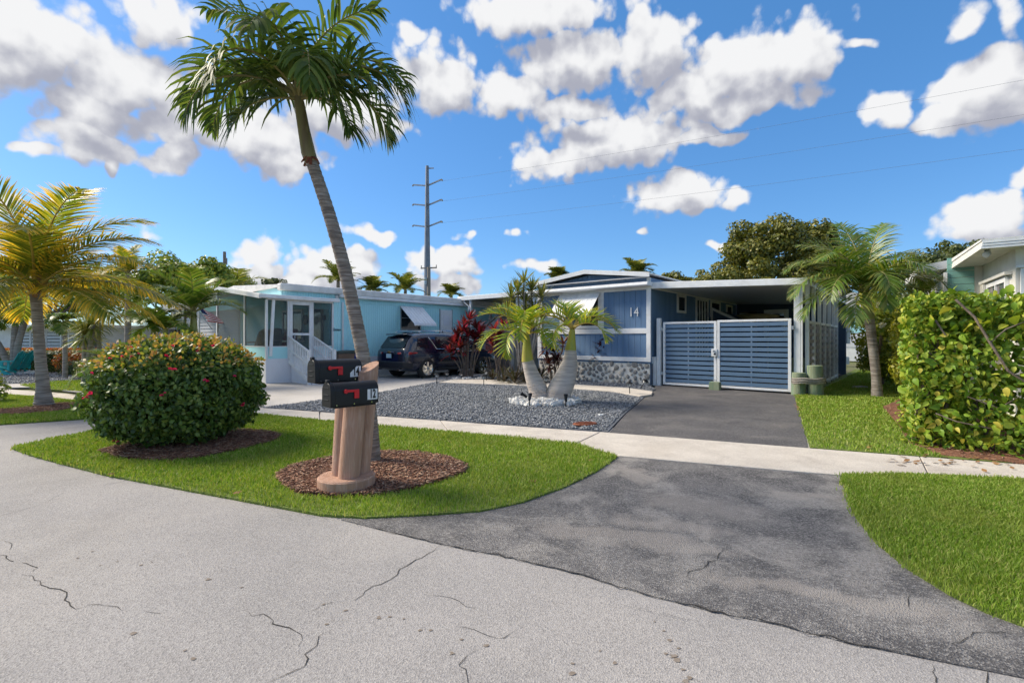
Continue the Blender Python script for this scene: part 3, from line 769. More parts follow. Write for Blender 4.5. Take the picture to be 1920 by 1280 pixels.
# the carport on the right
zc = lambda x: 3.31 - .05 * x
cp = MB()
cp.yprof([(.06, zc(.06) - .17), (4.30, zc(4.3) - .15), (4.30, zc(4.3) - .02), (.06, zc(.06) - .02)], .10, 9.85)
cp.o('carport_roof', M['ceil'], h14)
MB().yprof([(.02, zc(0) - .21), (4.34, zc(4.34) - .17), (4.34, zc(4.34)), (.02, zc(0))], .0, .095).o('carport_fascia', M['white'], h14, bevel=.01)
MB().yprof([(.02, zc(0) - .018), (4.34, zc(4.34) - .018), (4.34, zc(4.34) + .004), (.02, zc(0) + .004)], .097, 9.9).o('carport_sheet', M['roofw'], h14)
MB().box(3.97, 4.13, .26, .40, 0, zc(4.2) - .16).o('carport_post', M['white'], h14, bevel=.008)
MB().box(4.135, 4.175, .26, .34, .05, zc(4.3) - .16).o('downspout', M['white'], h14)
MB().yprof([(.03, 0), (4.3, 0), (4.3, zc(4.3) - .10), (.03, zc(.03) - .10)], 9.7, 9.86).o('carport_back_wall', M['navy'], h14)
w_ = MB().box(1.38, 2.04, 9.66, 9.70, 1.6, 2.62).o('window', M['glass'], h14)
for (x0, x1, z0, z1) in ((1.22, 1.38, 1.5, 2.82), (2.04, 2.20, 1.5, 2.82), (1.38, 2.04, 2.62, 2.82), (1.38, 2.04, 1.5, 1.6), (1.38, 2.04, 2.36, 2.40)):
    MB().box(x0, x1, 9.62, 9.69, z0, z1).o('frame', M['whitewarm'], w_)
# side steps enclosure under the carport
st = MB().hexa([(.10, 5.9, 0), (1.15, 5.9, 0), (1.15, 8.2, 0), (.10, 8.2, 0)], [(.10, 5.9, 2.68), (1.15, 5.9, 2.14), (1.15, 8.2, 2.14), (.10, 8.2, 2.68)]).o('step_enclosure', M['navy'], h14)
MB().hexa([(.06, 5.84, 2.70), (1.22, 5.84, 2.11), (1.22, 5.9, 2.11), (.06, 5.9, 2.70)], [(.06, 5.84, 2.81), (1.22, 5.84, 2.22), (1.22, 5.9, 2.22), (.06, 5.9, 2.81)]).o('trim', M['whitewarm'], st)
MB().box(.05, .12, 5.84, 5.9, .05, 2.70).o('trim', M['whitewarm'], st)
# lattice screen along the right side of the carport
lat = root_at('lattice_screen', 4.2, .5, 'white and grey lattice screen along the right side of the carport', 'screen')
lorg = (4.2, .5)
def lp(nm, mat, *b): MB(lorg).box(*b).o(nm, mat, lat)
for y in (.42, 1.5, 2.6, 3.7, 4.8, 5.9, 6.9): lp('post', M['white'], 4.21, 4.30, y, y + .09, 0, 3.05 if y < 3 else 2.95)
lp('top_rail', M['white'], 4.215, 4.285, .52, 6.9, 1.92, 1.99); lp('bottom_rail', M['white'], 4.215, 4.285, .52, 6.9, .10, .17)
M['latg'] = pm('lattice_grey', (.40, .38, .39), (.33, .31, .32), 4, .8)
for i in range(20):
    y = .60 + i * .31
    lp('lath', M['latg'], 4.235, 4.25, y, y + .13, .17, 1.92)
for j in range(9):
    z = .25 + j * .19
    lp('lath', M['latg'], 4.253, 4.268, .52, 6.9, z, z + .09)

# ------------------------------------------------------------------ driveway gate with two leaves
gate = root_at('driveway_gate', .25, .22, 'blue slatted double driveway gate in white frames under the carport', 'gate')
gorg = (.25, .22)
def gp(nm, mat, parent, *b, bevel=0): return MB(gorg).box(*b).o(nm, mat, parent, bevel=bevel)
gp('gate_post', M['white'], gate, .13, .26, .20, .32, 0, 2.16, bevel=.008)
gp('post_foot', M['white'], gate, -.02, .12, .16, .34, 0, .92, bevel=.006)
def leaf(x0, x1, z0, z1, ybase, ang):
    piv = empty('gate_leaf'); piv.parent = gate; piv.location = (x0 - gorg[0], ybase - gorg[1], 0); piv.rotation_euler = (0, 0, ang)
    w = x1 - x0
    def pb(nm, mat, *b, bv=0): return MB().box(*b).o(nm, mat, piv, bevel=bv)
    pb('stile', M['white'], 0, .075, -.02, .035, z0, z1, bv=.005); pb('stile', M['white'], w - .075, w, -.02, .035, z0, z1, bv=.005)
    pb('rail', M['white'], .075, w - .075, -.02, .035, z1 - .065, z1, bv=.005); pb('rail', M['white'], .075, w - .075, -.02, .035, z0, z0 + .065, bv=.005)
    pb('brace', M['white'], w * .47, w * .47 + .035, .022, .05, z0 + .065, z1 - .065)
    n = 13; p = (z1 - z0 - .13) / n
    for i in range(n):
        zz = z0 + .065 + i * p
        pb('slat', M['gateblue'], .072, w - .072, -.010, .016, zz + .018, zz + p - .022, bv=.002)
    return piv
L1 = leaf(.33, 1.97, .05, 2.03, .26, 0); L2 = leaf(2.0, 3.92, .06, 2.05, .22, 0)
lk = MB(gorg).box(1.84, 2.0, .17, .205, .98, 1.20).o('latch_plate', M['white'], gate, bevel=.004)
MB(gorg).tube([(1.95, .16, 1.05), (1.95, .125, 1.05)], .028, 12).o('lock', M['blackm'], lk)
MB(gorg).tube([(1.92, .165, 1.13), (1.92, .15, 1.13)], .035, 12).o('lock', M['metal'], lk)
for z in (.35, 1.75):
    gp('hinge', M['metal'], gate, .265, .325, .22, .30, z, z + .10); gp('hinge', M['metal'], gate, 3.925, 3.975, .2, .28, z, z + .10)
blk = root_at('gate_stop_block', 2.0, .0, 'small green wooden block standing at the middle foot of the gate', 'block')
MB().hexa([(-.15, -.10, 0), (.15, -.10, 0), (.15, .12, 0), (-.15, .12, 0)], [(-.14, -.09, .24), (.14, -.09, .24), (.14, .11, .24), (-.14, .11, .24)]).o('block', M['piling'], blk, bevel=.01)
MB().tube([(-.05, .0, .24), (-.05, .0, .29), (.05, .0, .29), (.05, .0, .24)], .012, 6).o('handle', M['metal'], blk)

# things kept under the carport
kay = root_at('kayak', 1.05, 8.75, 'tan kayak lying on a rack behind the right gate leaf', 'kayak')
prof = []
mb = MB(); secs = []
for i in range(13):
    t = i / 12; w = .36 * math.sin(math.pi * min(max(t, .02), .98)) ** .6; hgt = .16 * math.sin(math.pi * min(max(t, .02), .98)) ** .5
    secs.append([(w * math.cos(a), (t - .5) * 1.9, 2.50 + hgt * math.sin(a) * (.8 if math.sin(a) > 0 else 1.1)) for a in [k * math.pi / 4 for k in range(8)]])
vs = [v for s_ in secs for v in s_]
mb.add(vs, [(i * 8 + k, i * 8 + (k + 1) % 8, (i + 1) * 8 + (k + 1) % 8, (i + 1) * 8 + k) for i in range(12) for k in range(8)] + [tuple(range(7, -1, -1)), tuple(96 + k for k in range(8))])
kh = mb.o('hull', pm('tan_plastic', (.48, .36, .17), (.42, .31, .14), 2, .4), kay, smooth=True); kay.rotation_euler = (0, 0, HA - R(75))
MB().lathe([(.20, 0), (.22, .03), (.18, .05)], (0, -.1, 2.63), 14).o('cockpit_rim', M['blackm'], kay)
for y in (-.5, .5): MB().box(-.2, .2, y - .03, y + .03, 0, 2.33).o('rack_stand', M['driftwood'], kay)
cab = root_at('storage_cabinet', .62, 9.38, 'pale storage cabinet against the dark back wall of the carport', 'cabinet')
MB().box(-.33, .33, -.25, .25, 0, 2.72).o('body', M['tan'], cab, bevel=.01)
MB().box(-.31, -.005, -.27, -.252, .06, 2.66).o('door', M['whitewarm'], cab); MB().box(.005, .31, -.27, -.252, .06, 2.66).o('door', M['whitewarm'], cab)
MB().box(-.04, -.02, -.29, -.271, 1.1, 1.3).o('handle', M['metal'], cab)

# ------------------------------------------------------------------ pilings lashed together right of the gate
pil = empty('piling_cluster', (7.76, 12.6, 0), 0, 'three green dock pilings tied together beside the carport post', 'pilings')
for (x, y, r, h, tl) in ((-.14, .10, .17, .60, .02), (.22, -.05, .185, .80, -.015), (.10, .52, .17, .98, .01)):
    mb = MB(); n = 18
    mb.tube([(x, y, 0), (x + tl * .3, y, h * .4), (x + tl, y, h)], [r * 1.03, r, r * .99], n); mb.o('piling', M['piling'], pil, smooth=True, bevel=.012)
pts = []
for a in np.linspace(math.pi * 1.02, math.pi * 2.0, 14):
    pts.append((.04 + .42 * math.cos(a), -.02 + .26 * math.sin(a), .40 + .012 * math.sin(a * 5)))
for dz, rr in ((0, .035), (.055, .03), (-.05, .028)): MB().tube([(p[0], p[1], p[2] + dz) for p in pts], rr, 7).o('rope', M['driftwood'], pil, smooth=True)

# ================================================================== left carport and shed of the blue house
lc = root_at('side_carport', -9.3, 1.45, 'flat white carport roof on posts between the two houses', 'carport')
lorg2 = (-9.3, 1.45)
MB(lorg2).box(-10.3, -4.5, 1.5, 7.4, 3.38, 3.44).o('roof', M['tan'], lc)
MB(lorg2).box(-10.32, -4.5, 1.40, 1.495, 3.33, 3.53).o('fascia', M['white'], lc, bevel=.01)
MB(lorg2).box(-10.38, -10.325, 1.40, 7.4, 3.33, 3.53).o('fascia', M['white'], lc, bevel=.01)
MB(lorg2).box(-10.3, -4.5, 1.5, 7.4, 3.442, 3.47).o('roof_sheet', M['roofw'], lc)
for (x, y) in ((-9.62, 1.56), (-9.62, 7.1), (-5.0, 7.1)): MB(lorg2).box(x - .05, x + .05, y - .05, y + .05, 0, 3.38).o('post', M['white'], lc)
MB(lorg2).tube([(-9.95, 1.46, 3.38), (-9.95, 1.46, 3.22), (-9.7, 1.5, 3.05), (-9.7, 1.5, .2)], .035, 8).o('downspout', M['white'], lc)
MB(lorg2).box(-6.9, -4.55, 1.62, 1.66, 2.0, 3.38).o('side_panel', M['white'], lc)
sh = root_at('garden_shed', -8.75, 2.5, 'grey gabled garden shed with arched brown door behind the parked SUV', 'shed')
M['shedg'] = pm('shed_resin', (.42, .41, .40), (.36, .35, .345), 3, .6, .1, 20); M['shedd'] = pm('shed_door', (.13, .105, .10), (.11, .09, .085), 3, .6)
MB().box(-1.0, 1.0, 0, 1.9, 0, 1.9).o('wall', M['shedg'], sh)
MB().yprof([(-1.0, 1.9), (1.0, 1.9), (0, 2.55)], .002, 1.9).o('gable', M['shedg'], sh)
MB().yprof([(-1.12, 1.84), (0, 2.58), (1.12, 1.84), (1.12, 1.90), (0, 2.66), (-1.12, 1.90)], -.10, 2.0).o('roof', pm('shed_roof', (.36, .33, .30), (.30, .28, .26), 3, .7), sh)
arc = [(-.75, 0), (.75, 0), (.75, 1.72)] + [(.75 * math.cos(a), 1.72 + .16 * math.sin(a)) for a in np.linspace(.3, math.pi - .3, 7)] + [(-.75, 1.72)]
dr = MB().yprof(arc, -.04, -.002).o('door', M['shedd'], sh)
for x in (-.52, -.12, .28):
    w_ = MB().box(x, x + .26, -.055, -.042, 1.46, 1.66).o('pane', pm('amber_pane', (.45, .36, .10), (.38, .30, .08), 3, .3), dr)
fin = MB().lathe([(.11, 0), (.15, .06), (.09, .12), (.13, .2), (.08, .27), (.11, .34), (.05, .40), (.07, .46), (.015, .62)], (-.55, .1, 2.22), 10); fin.o('finial', M['driftwood'], sh)

# ================================================================== the teal house with screened porch
th = root_at('teal_house', -10.0, -7.65, 'turquoise manufactured house with white roof edge and screened front porch', 'house')
to = (-10.0, -7.65)
def T(nm, mat, *b, parent=None, bevel=0): return MB(to).box(*b).o(nm, mat, parent or th, bevel=bevel)
T('side_wall', M['teal'], -10.45, -10.3, -5.25, 9, .80, 3.17)
T('end_wall', M['tealx'], -18.6, -10.45, -5.25, -5.1, .4, 3.17)
T('back_mass', M['dark'], -18.55, -10.46, -5.09, 9, .1, 3.1)
T('skirt', M['skirt'], -10.40, -10.28, -5.2, 9, 0, .80)
T('corner_trim', M['white'], -10.30, -10.25, -5.0, -4.86, .8, 3.15); T('corner_trim', M['tealp'], -10.30, -10.26, -4.84, -4.5, .8, 3.12)
T('belt_line', M['tealp'], -10.30, -10.275, -4.5, 9, 2.91, 2.945)
T('roof_edge', M['roofw'], -10.45, -10.12, -7.1, 9.1, 3.17, 3.42, bevel=.05)
T('drip_edge', M['white'], -10.28, -10.08, -4.9, 9.05, 3.06, 3.168, bevel=.03)
MB(to).yprof([(-18.9, 3.25), (-14.4, 3.62), (-10.2, 3.38), (-10.2, 3.30), (-18.9, 3.17)], -7.05, 9).o('roof', M['roofw'], th)
T('clerestory', M['teal'], -10.42, -10.3, -7.0, -5.252, 2.6, 3.168)
MB(to).yprof([(-18.6, 2.95), (-14.4, 3.5), (-10.42, 3.25), (-10.42, 2.7), (-18.6, 2.7)], -6.98, -6.9).o('gable_wall', M['tealp'], th)
T('pipe', M['white'], -10.27, -10.22, -4.75, -4.68, .2, 2.9)
# window, awning and door on the long side
w_ = T('window', M['glass'], -10.30, -10.285, -1.95, -.95, 1.92, 2.86)
for (a, b, c, d) in ((-2.0, -1.95, 1.87, 2.9), (-.95, -.90, 1.87, 2.9), (-1.95, -.95, 1.87, 1.92), (-1.95, -.95, 2.86, 2.9), (-1.95, -.95, 2.38, 2.41)): T('frame', M['metal'], -10.30, -10.265, a, b, c, d, parent=w_)
mb = MB(to); n = 14
for i in range(n):
    ya = -2.05 + 1.2 * i / n; yb = -2.05 + 1.2 * (i + 1) / n; up = .010 if i % 2 else 0
    pr = [(-10.24, 2.88), (-9.42, 2.22), (-9.30, 2.13), (-9.27, 2.04)]
    for (x0, z0), (x1, z1) in zip(pr[:-1], pr[1:]):
        mb.hexa([(x0, ya, z0 + up), (x1, ya, z1 + up), (x1, yb, z1 + up), (x0, yb, z0 + up)], [(x0, ya, z0 + .014 + up), (x1, ya, z1 + .014 + up), (x1, yb, z1 + .014 + up), (x0, yb, z0 + .014 + up)])
mb.o('awning', M['white'], th)
d_ = T('door', M['white'], -10.30, -10.26, .24, .95, .82, 2.84)
T('door_frame', M['metal'], -10.30, -10.27, .19, .24, .8, 2.88, parent=d_); T('door_frame', M['metal'], -10.30, -10.27, .95, 1.0, .8, 2.88, parent=d_)
T('pane', M['skirt'], -10.258, -10.25, .42, .78, 2.1, 2.6, parent=d_); T('handle', M['blackm'], -10.26, -10.22, .32, .36, 1.8, 1.9, parent=d_)
# porch
T('porch_floor', M['pad'], -18.5, -10.06, -7.6, -5.26, .70, .76)
T('porch_skirt', M['skirt'], -10.06, -10.0, -7.65, -5.25, 0, .83); T('porch_skirt', M['skirt'], -18.6, -10.06, -7.65, -7.60, 0, .83)
T('sill_panel', M['tealp'], -10.055, -10.003, -7.64, -6.90, .83, 1.22); T('sill_panel', M['tealp'], -10.055, -10.003, -6.0, -5.25, .83, 1.22); T('sill_panel', M['tealp'], -18.6, -10.06, -7.647, -7.605, .83, 1.22)
for (y0, y1, z0, z1) in ((-7.65, -6.9, 1.22, 1.25), (-6.0, -5.25, 1.22, 1.25), (-7.6, -5.25, 2.80, 2.86)): T('rail', M['white'], -10.055, -9.995, y0, y1, z0, z1)
T('rail', M['white'], -18.6, -10.06, -7.655, -7.60, 1.22, 1.25)
for y in (-7.65, -6.93, -6.07, -5.29): T('post', M['white'], -10.06, -9.985, y, y + .065, .83 if y > -7 else 0.83, 2.80)
for x in (-11.75, -14.4, -16.5, -18.55): T('post', M['white'], x - .04, x + .04, -7.66, -7.60, 1.25, 3.40 - abs(x + 14.4) * .128)
MB(to).bar((-9.94, -7.42, 2.84), (-9.94, -7.52, .92), .09, .06).o('loose_downspout', M['white'], th)
T('stair_wall_panel', M['teal'], -10.05, -10.0, -5.22, -4.95, .8, 2.9)
M['screen'] = glassm('insect_screen', (.10, .11, .11), .9, alpha=.66)
T('screen', M['screen'], -10.035, -10.03, -7.58, -6.93, 1.25, 2.80); T('screen', M['screen'], -10.035, -10.03, -6.0, -5.29, 1.25, 2.80); T('screen', M['screen'], -14.4, -10.06, -7.63, -7.625, 1.25, 2.84)
MB(to).yprof([(-14.4, 2.84), (-10.06, 2.84), (-14.4, 3.4)], -7.63, -7.625).o('screen', M['screen'], th)
# porch roof: shallow gable
MB(to).yprof([(-18.9, 2.84), (-14.4, 3.44), (-9.86, 2.84), (-9.86, 2.90), (-14.4, 3.50), (-18.9, 2.90)], -7.86, -5.25).o('porch_roof', M['whitewarm'], th)
MB(to).yprof([(-19.0, 2.82), (-14.4, 3.42), (-9.82, 2.82), (-9.82, 2.97), (-14.4, 3.57), (-19.0, 2.97)], -7.93, -7.862).o('porch_fascia', M['white'], th)
T('porch_gutter', M['white'], -9.855, -9.76, -7.95, -5.1, 2.84, 2.97, bevel=.02)
# screen door
sd = T('screen_door', M['screen'], -10.03, -10.02, -6.78, -6.14, .86, 2.70)
for (y0, y1, z0, z1) in ((-6.86, -6.76, .78, 2.80), (-6.16, -6.06, .78, 2.80), (-6.76, -6.16, 2.68, 2.80), (-6.76, -6.16, .78, .9), (-6.76, -6.16, 1.62, 1.70)): T('stile', M['white'], -10.045, -9.975, y0, y1, z0, z1, parent=sd, bevel=.006)
T('handle', M['metal'], -9.975, -9.93, -6.72, -6.69, 1.5, 1.64, parent=sd)
# what stands on the house end wall inside the porch
w_ = T('window', M['glass'], -13.9, -12.3, -5.30, -5.255, 1.5, 2.6)
for (x0, x1, z0, z1) in ((-13.98, -13.9, 1.42, 2.68), (-12.3, -12.22, 1.42, 2.68), (-13.9, -12.3, 2.6, 2.68), (-13.9, -12.3, 1.42, 1.5), (-13.14, -13.06, 1.5, 2.6)): T('frame', M['white'], x0, x1, -5.33, -5.26, z0, z1, parent=w_)
T('sliding_door', M['glass'], -11.6, -10.75, -5.30, -5.255, .8, 2.7); T('door_frame', M['tan'], -11.68, -11.6, -5.33, -5.26, .8, 2.78); T('door_frame', M['tan'], -10.75, -10.67, -5.33, -5.26, .8, 2.78); T('door_frame', M['tan'], -11.6, -10.75, -5.33, -5.26, 2.7, 2.78)
T('wall_lamp', M['blackm'], -10.58, -10.50, -5.36, -5.26, 2.2, 2.4)
# name in dark script on the wall strip
text_mesh('name_script', 'Sixteen', .15, .004, M['digit'], th, (.016, 2.54, 1.84), (R(90), 0, R(90)), sx=.75, shear=.35)
# steps with picket rails
stp = empty('porch_steps', (*H(-9.2, -6.45), 0), HA, 'white porch steps with picket handrails at the turquoise house', 'steps')
so_ = (-9.2, -6.45)
for i in range(4):
    z1 = .74 - i * .185; x0 = -9.97 + i * .36
    MB(so_).box(x0, x0 + .37, -6.82, -6.10, 0, z1).o('step', M['skirt'], stp, bevel=.008)
for yy in (-6.90, -6.02):
    x0, x1, za, zb = -9.93, -8.55, 1.56, 1.08
    rail = MB(so_).bar((x0, yy, za), (x1, yy, zb), .06, .05).o('handrail', M['white'], stp)
    MB(so_).bar((x0, yy, za - .42), (x1, yy, zb - .42), .045, .05).o('lower_rail', M['white'], stp)
    MB(so_).bar((x0, yy, .72), (x1, yy, .12), .04, .12).o('stringer', M['white'], stp)
    for k in range(13):
        t = k / 12; x = x0 + (x1 - x0) * t; zt = za + (zb - za) * t; zl = .70 + (.10 - .70) * t
        MB(so_).box(x - .016, x + .016, yy - .016, yy + .016, max(.02, zl), zt).o('picket', M['white'], stp)
    MB(so_).box(x1 - .045, x1 + .045, yy - .045, yy + .045, 0, zb + .06).o('newel', M['white'], stp)
# porch furniture seen through the screens
def chair(name, x, y, rz, mat, label, group=None):
    c = empty(name, (*H(x, y), .76), HA + rz, label, 'chair', group)
    mb = MB(); mb.hexa([(-.30, -.26, .34), (.30, -.26, .34), (.28, .28, .30), (-.28, .28, .30)], [(-.30, -.26, .44), (.30, -.26, .44), (.28, .28, .40), (-.28, .28, .40)]); mb.o('seat', mat, c, bevel=.03)
    n = 8; vs = []
    for r_i, (yy, zz) in enumerate(((.24, .38), (.33, .7), (.42, 1.02))):
        for k in range(n + 1):
            a = math.pi * k / n; wv = (.36, .40, .30)[r_i]
            vs.append((-math.cos(a) * wv, yy - (1 - math.sin(a)) * .20, zz + (math.sin(a) * .12 if r_i == 2 else 0)))
    fs = [(r_i * (n + 1) + k, r_i * (n + 1) + k + 1, (r_i + 1) * (n + 1) + k + 1, (r_i + 1) * (n + 1) + k) for r_i in range(2) for k in range(n)]
    b = MB().add(vs, fs).o('backrest', mat, c, smooth=True); sm = b.modifiers.new('solid', 'SOLIDIFY'); sm.thickness = .035
    for (a, d) in ((-.26, -.22), (.26, -.22), (-.24, .24), (.24, .24)): MB().tube([(a, d, 0), (a * .95, d * .95, .34)], .022, 6).o('leg', mat, c)
    for s_ in (-1, 1): MB().tube([(s_ * .31, -.24, .42), (s_ * .33, -.2, .6), (s_ * .34, .2, .62)], .025, 6).o('armrest', mat, c)
    return c
M['wicker'] = pm('grey_wicker', (.17, .15, .14), (.11, .10, .095), 14, .8, .8, 60); M['cushr'] = pm('red_cushion', (.42, .07, .09), (.36, .06, .075), 4, .8)
chair('porch_chair', -11.5, -6.9, R(30), M['wicker'], 'dark wicker chair in the porch nearest the corner post')
chair('porch_chair', -12.7, -7.0, R(-20), M['wicker'], 'dark wicker chair at the left end of the porch')
chair('porch_chair', -12.4, -5.9, R(10), M['cushr'], 'red padded chair inside the porch below the window')
tb = empty('porch_table', (*H(-10.9, -6.3), .76), HA, 'small round table inside the porch behind the screen door', 'table')
MB().lathe([(.36, .62), (.38, .64), (.38, .67), (.36, .68)], n=24).o('table_top', M['whitewarm'], tb); MB().tube([(0, 0, 0), (0, 0, .62)], .03, 8).o('stem', M['metal'], tb); MB().lathe([(.22, 0), (.2, .03)], n=16).o('foot', M['metal'], tb)
ck = empty('wall_clock', (*H(-11.95, -5.30), 2.25), HA, 'round dark rimmed clock on the turquoise porch wall', 'clock')
MB().add([(.2 * math.cos(a), 0, .2 * math.sin(a)) for a in np.linspace(0, 2 * math.pi, 20, endpoint=False)] + [(.2 * math.cos(a), -.04, .2 * math.sin(a)) for a in np.linspace(0, 2 * math.pi, 20, endpoint=False)],
         [tuple(range(20)), tuple(range(39, 19, -1))] + [(k, (k + 1) % 20, 20 + (k + 1) % 20, 20 + k) for k in range(20)]).o('rim', M['blackm'], ck)
MB().add([(.15 * math.cos(a), -.043, .15 * math.sin(a)) for a in np.linspace(0, 2 * math.pi, 20, endpoint=False)], [tuple(range(20))]).o('face', M['tan'], ck)
MB().bar((0, -.047, 0), (.07, -.047, .06), .012, .004).bar((0, -.047, 0), (0, -.047, .11), .01, .004).o('hands', M['digit'], ck)
# bins beside the steps
def bin_(px, d, body, lid, label, name='wheeled_bin', mark=None):
    x, y = at(px, d)
    b = empty(name, (x, y, 0), HA, label, 'bin', 'wheeled bins by the porch')
    bo = MB().hexa([(-.24, -.26, .06), (.24, -.26, .06), (.24, .26, .06), (-.24, .26, .06)], [(-.30, -.33, .96), (.30, -.33, .96), (.30, .33, .96), (-.30, .33, .96)]).o('body', body, b, bevel=.02)
    MB().hexa([(-.32, -.36, .962), (.32, -.36, .962), (.32, .36, .962), (-.32, .36, .962)], [(-.29, -.30, 1.04), (.29, -.30, 1.04), (.30, .34, 1.08), (-.30, .34, 1.08)]).o('lid', lid, b, bevel=.02)
    for s_ in (-1, 1): MB().tube([(s_ * .26, .28, .12), (s_ * .20, .28, .12)], .12, 14).o('wheel', M['rubber'], b)
    MB().tube([(-.22, .40, .98), (.22, .40, .98)], .02, 6).o('handle', lid, b)
    if mark: text_mesh('print', mark, .10, .003, M['white'], bo, (-.02, -.316, .62), (R(86), 0, 0))
M['binbr'] = pm('bin_brown', (.20, .13, .09), (.16, .105, .075), 3, .5); M['binlid'] = pm('bin_dark_lid', (.05, .06, .05), (.04, .05, .04), 3, .5); M['binbl'] = pm('bin_blue', (.012, .035, .24), (.01, .03, .2), 3, .45)
bin_(642, 17.55, M['binbr'], M['binlid'], 'brown wheeled bin with dark lid beside the porch steps')
bin_(668, 18.05, M['binbl'], M['binbl'], 'blue wheeled recycling bin behind the leaning palm trunk')
# white lattice panel at the skirt
lt = root_at('trellis', -10.2, -3.2, 'small white diagonal lattice panel behind the SUV bumper', 'lattice')
lx, lw, lh = .04, 1.5, .82
for s_ in (-1, 1):
    for k in range(-6, 16):
        a = k * .14; y0, z0, y1, z1 = (a, 0, a + lh, lh) if s_ > 0 else (a, lh, a + lh, 0)
        ta, tb_ = max(0, (0 - y0) / (y1 - y0)), min(1, (lw - y0) / (y1 - y0))
        if tb_ - ta < .04: continue
        MB().bar((lx + .008 * s_, y0 + (y1 - y0) * ta, z0 + (z1 - z0) * ta), (lx + .008 * s_, y0 + (y1 - y0) * tb_, z0 + (z1 - z0) * tb_), .036, .012, up=(1, 0, 0)).o('lath', M['white'], lt)
for b in ((lx - .02, lx + .02, 0, lw, 0, .04), (lx - .02, lx + .02, 0, lw, lh - .04, lh)): MB().box(*b).o('frame', M['white'], lt)
# ================================================================== parked SUV
suv = empty('parked_suv', (*H(-8.62, -1.2), 0), HA, 'dark blue SUV parked beside the turquoise house, seen from behind', 'suv')
M['carpaint'] = pm('car_paint', (.006, .011, .034), (.005, .01, .03), 1, .22, spec=.6, coat=1.0)
M['cladding'] = pm('car_cladding', (.022, .024, .030), (.018, .02, .025), 4, .55)
M['carglass'] = glassm('car_glass', (.012, .016, .024), .03)
M['taillight'] = pm('tail_light', (.42, .010, .014), (.30, .008, .012), 6, .12, spec=.7, coat=1)
SEC = [  # y, list of half-profile points (x,z) bottom to top
 (-2.53, [(.55,.42),(.82,.44),(.90,.62),(.90,.86),(.86,.98),(.70,1.02),(.45,1.03),(0,1.04)]),
 (-2.42, [(.62,.34),(.90,.36),(.965,.60),(.965,.90),(.92,1.05),(.80,1.14),(.55,1.16),(0,1.17)]),
 (-2.22, [(.66,.28),(.94,.31),(.985,.60),(.98,.95),(.93,1.08),(.80,1.46),(.62,1.50),(0,1.53)]),
 (-2.02, [(.66,.26),(.95,.30),(.990,.60),(.985,.96),(.935,1.09),(.775,1.60),(.64,1.67),(0,1.71)]),
 (-1.50, [(.66,.25),(.95,.29),(.995,.60),(.990,.97),(.94,1.09),(.770,1.63),(.64,1.71),(0,1.755)]),
 (-.60, [(.66,.25),(.95,.29),(.990,.60),(.985,.97),(.94,1.08),(.765,1.64),(.64,1.725),(0,1.77)]),
 (.30, [(.66,.25),(.95,.29),(.990,.60),(.985,.96),(.94,1.07),(.765,1.62),(.64,1.70),(0,1.75)]),
 (.80, [(.66,.25),(.95,.29),(.990,.60),(.985,.95),(.93,1.06),(.770,1.50),(.64,1.56),(0,1.61)]),
 (1.55, [(.66,.25),(.95,.29),(.990,.60),(.98,.93),(.90,1.05),(.80,1.10),(.60,1.13),(0,1.15)]),
 (2.10, [(.66,.26),(.94,.30),(.975,.60),(.95,.88),(.86,.98),(.75,1.03),(.55,1.06),(0,1.08)]),
 (2.45, [(.60,.30),(.86,.34),(.90,.58),(.86,.80),(.78,.88),(.66,.92),(.45,.95),(0,.96)]),
 (2.56, [(.45,.36),(.68,.40),(.72,.56),(.68,.72),(.60,.78),(.50,.81),(.35,.82),(0,.83)])]
vs = []; npf = 8
for y, pr in SEC:
    full = [(x, z) for x, z in pr] + [(-x, z) for x, z in reversed(pr[:-1])]
    vs += [(x, y, z) for x, z in full]
NPF = 15; fs = []
for i in range(len(SEC) - 1):
    for k in range(NPF):
        k2 = (k + 1) % NPF
        fs.append((i * NPF + k, i * NPF + k2, (i + 1) * NPF + k2, (i + 1) * NPF + k))
fs.append(tuple(reversed(range(NPF)))); fs.append(tuple((len(SEC) - 1) * NPF + k for k in range(NPF)))
body = MB().add(vs, [tuple(reversed(f)) for f in fs]).o('body', M['carpaint'], suv, smooth=True, sub=2)
def wpt(y, t, s_=1, o=.012):   # point on the side window plane: t 0 belt .. 1 top
    return (s_ * (.935 - .165 * t + o), y, 1.095 + .535 * t)
def wpoly(nm, pts, mat, parent=suv):
    for s_ in (1, -1):
        a = [wpt(y, t, s_) for y, t in pts]; b = [wpt(y, t, s_, -.03) for y, t in pts]; n = len(pts)
        MB().add(a + b, [tuple(range(n)), tuple(range(2 * n - 1, n - 1, -1))] + [(k, n + k, n + (k + 1) % n, (k + 1) % n) for k in range(n)]).o(nm, mat, parent)
wpoly('side_window', [(-2.00, .10), (-1.42, .08), (-1.38, .86), (-1.85, .80)], M['carglass'])
wpoly('side_window', [(-1.10, .06), (-.12, .06), (-.12, .92), (-.98, .90)], M['carglass'])
wpoly('side_window', [(-.04, .06), (1.02, .03), (.62, .70), (.34, .88), (-.04, .92)], M['carglass'])
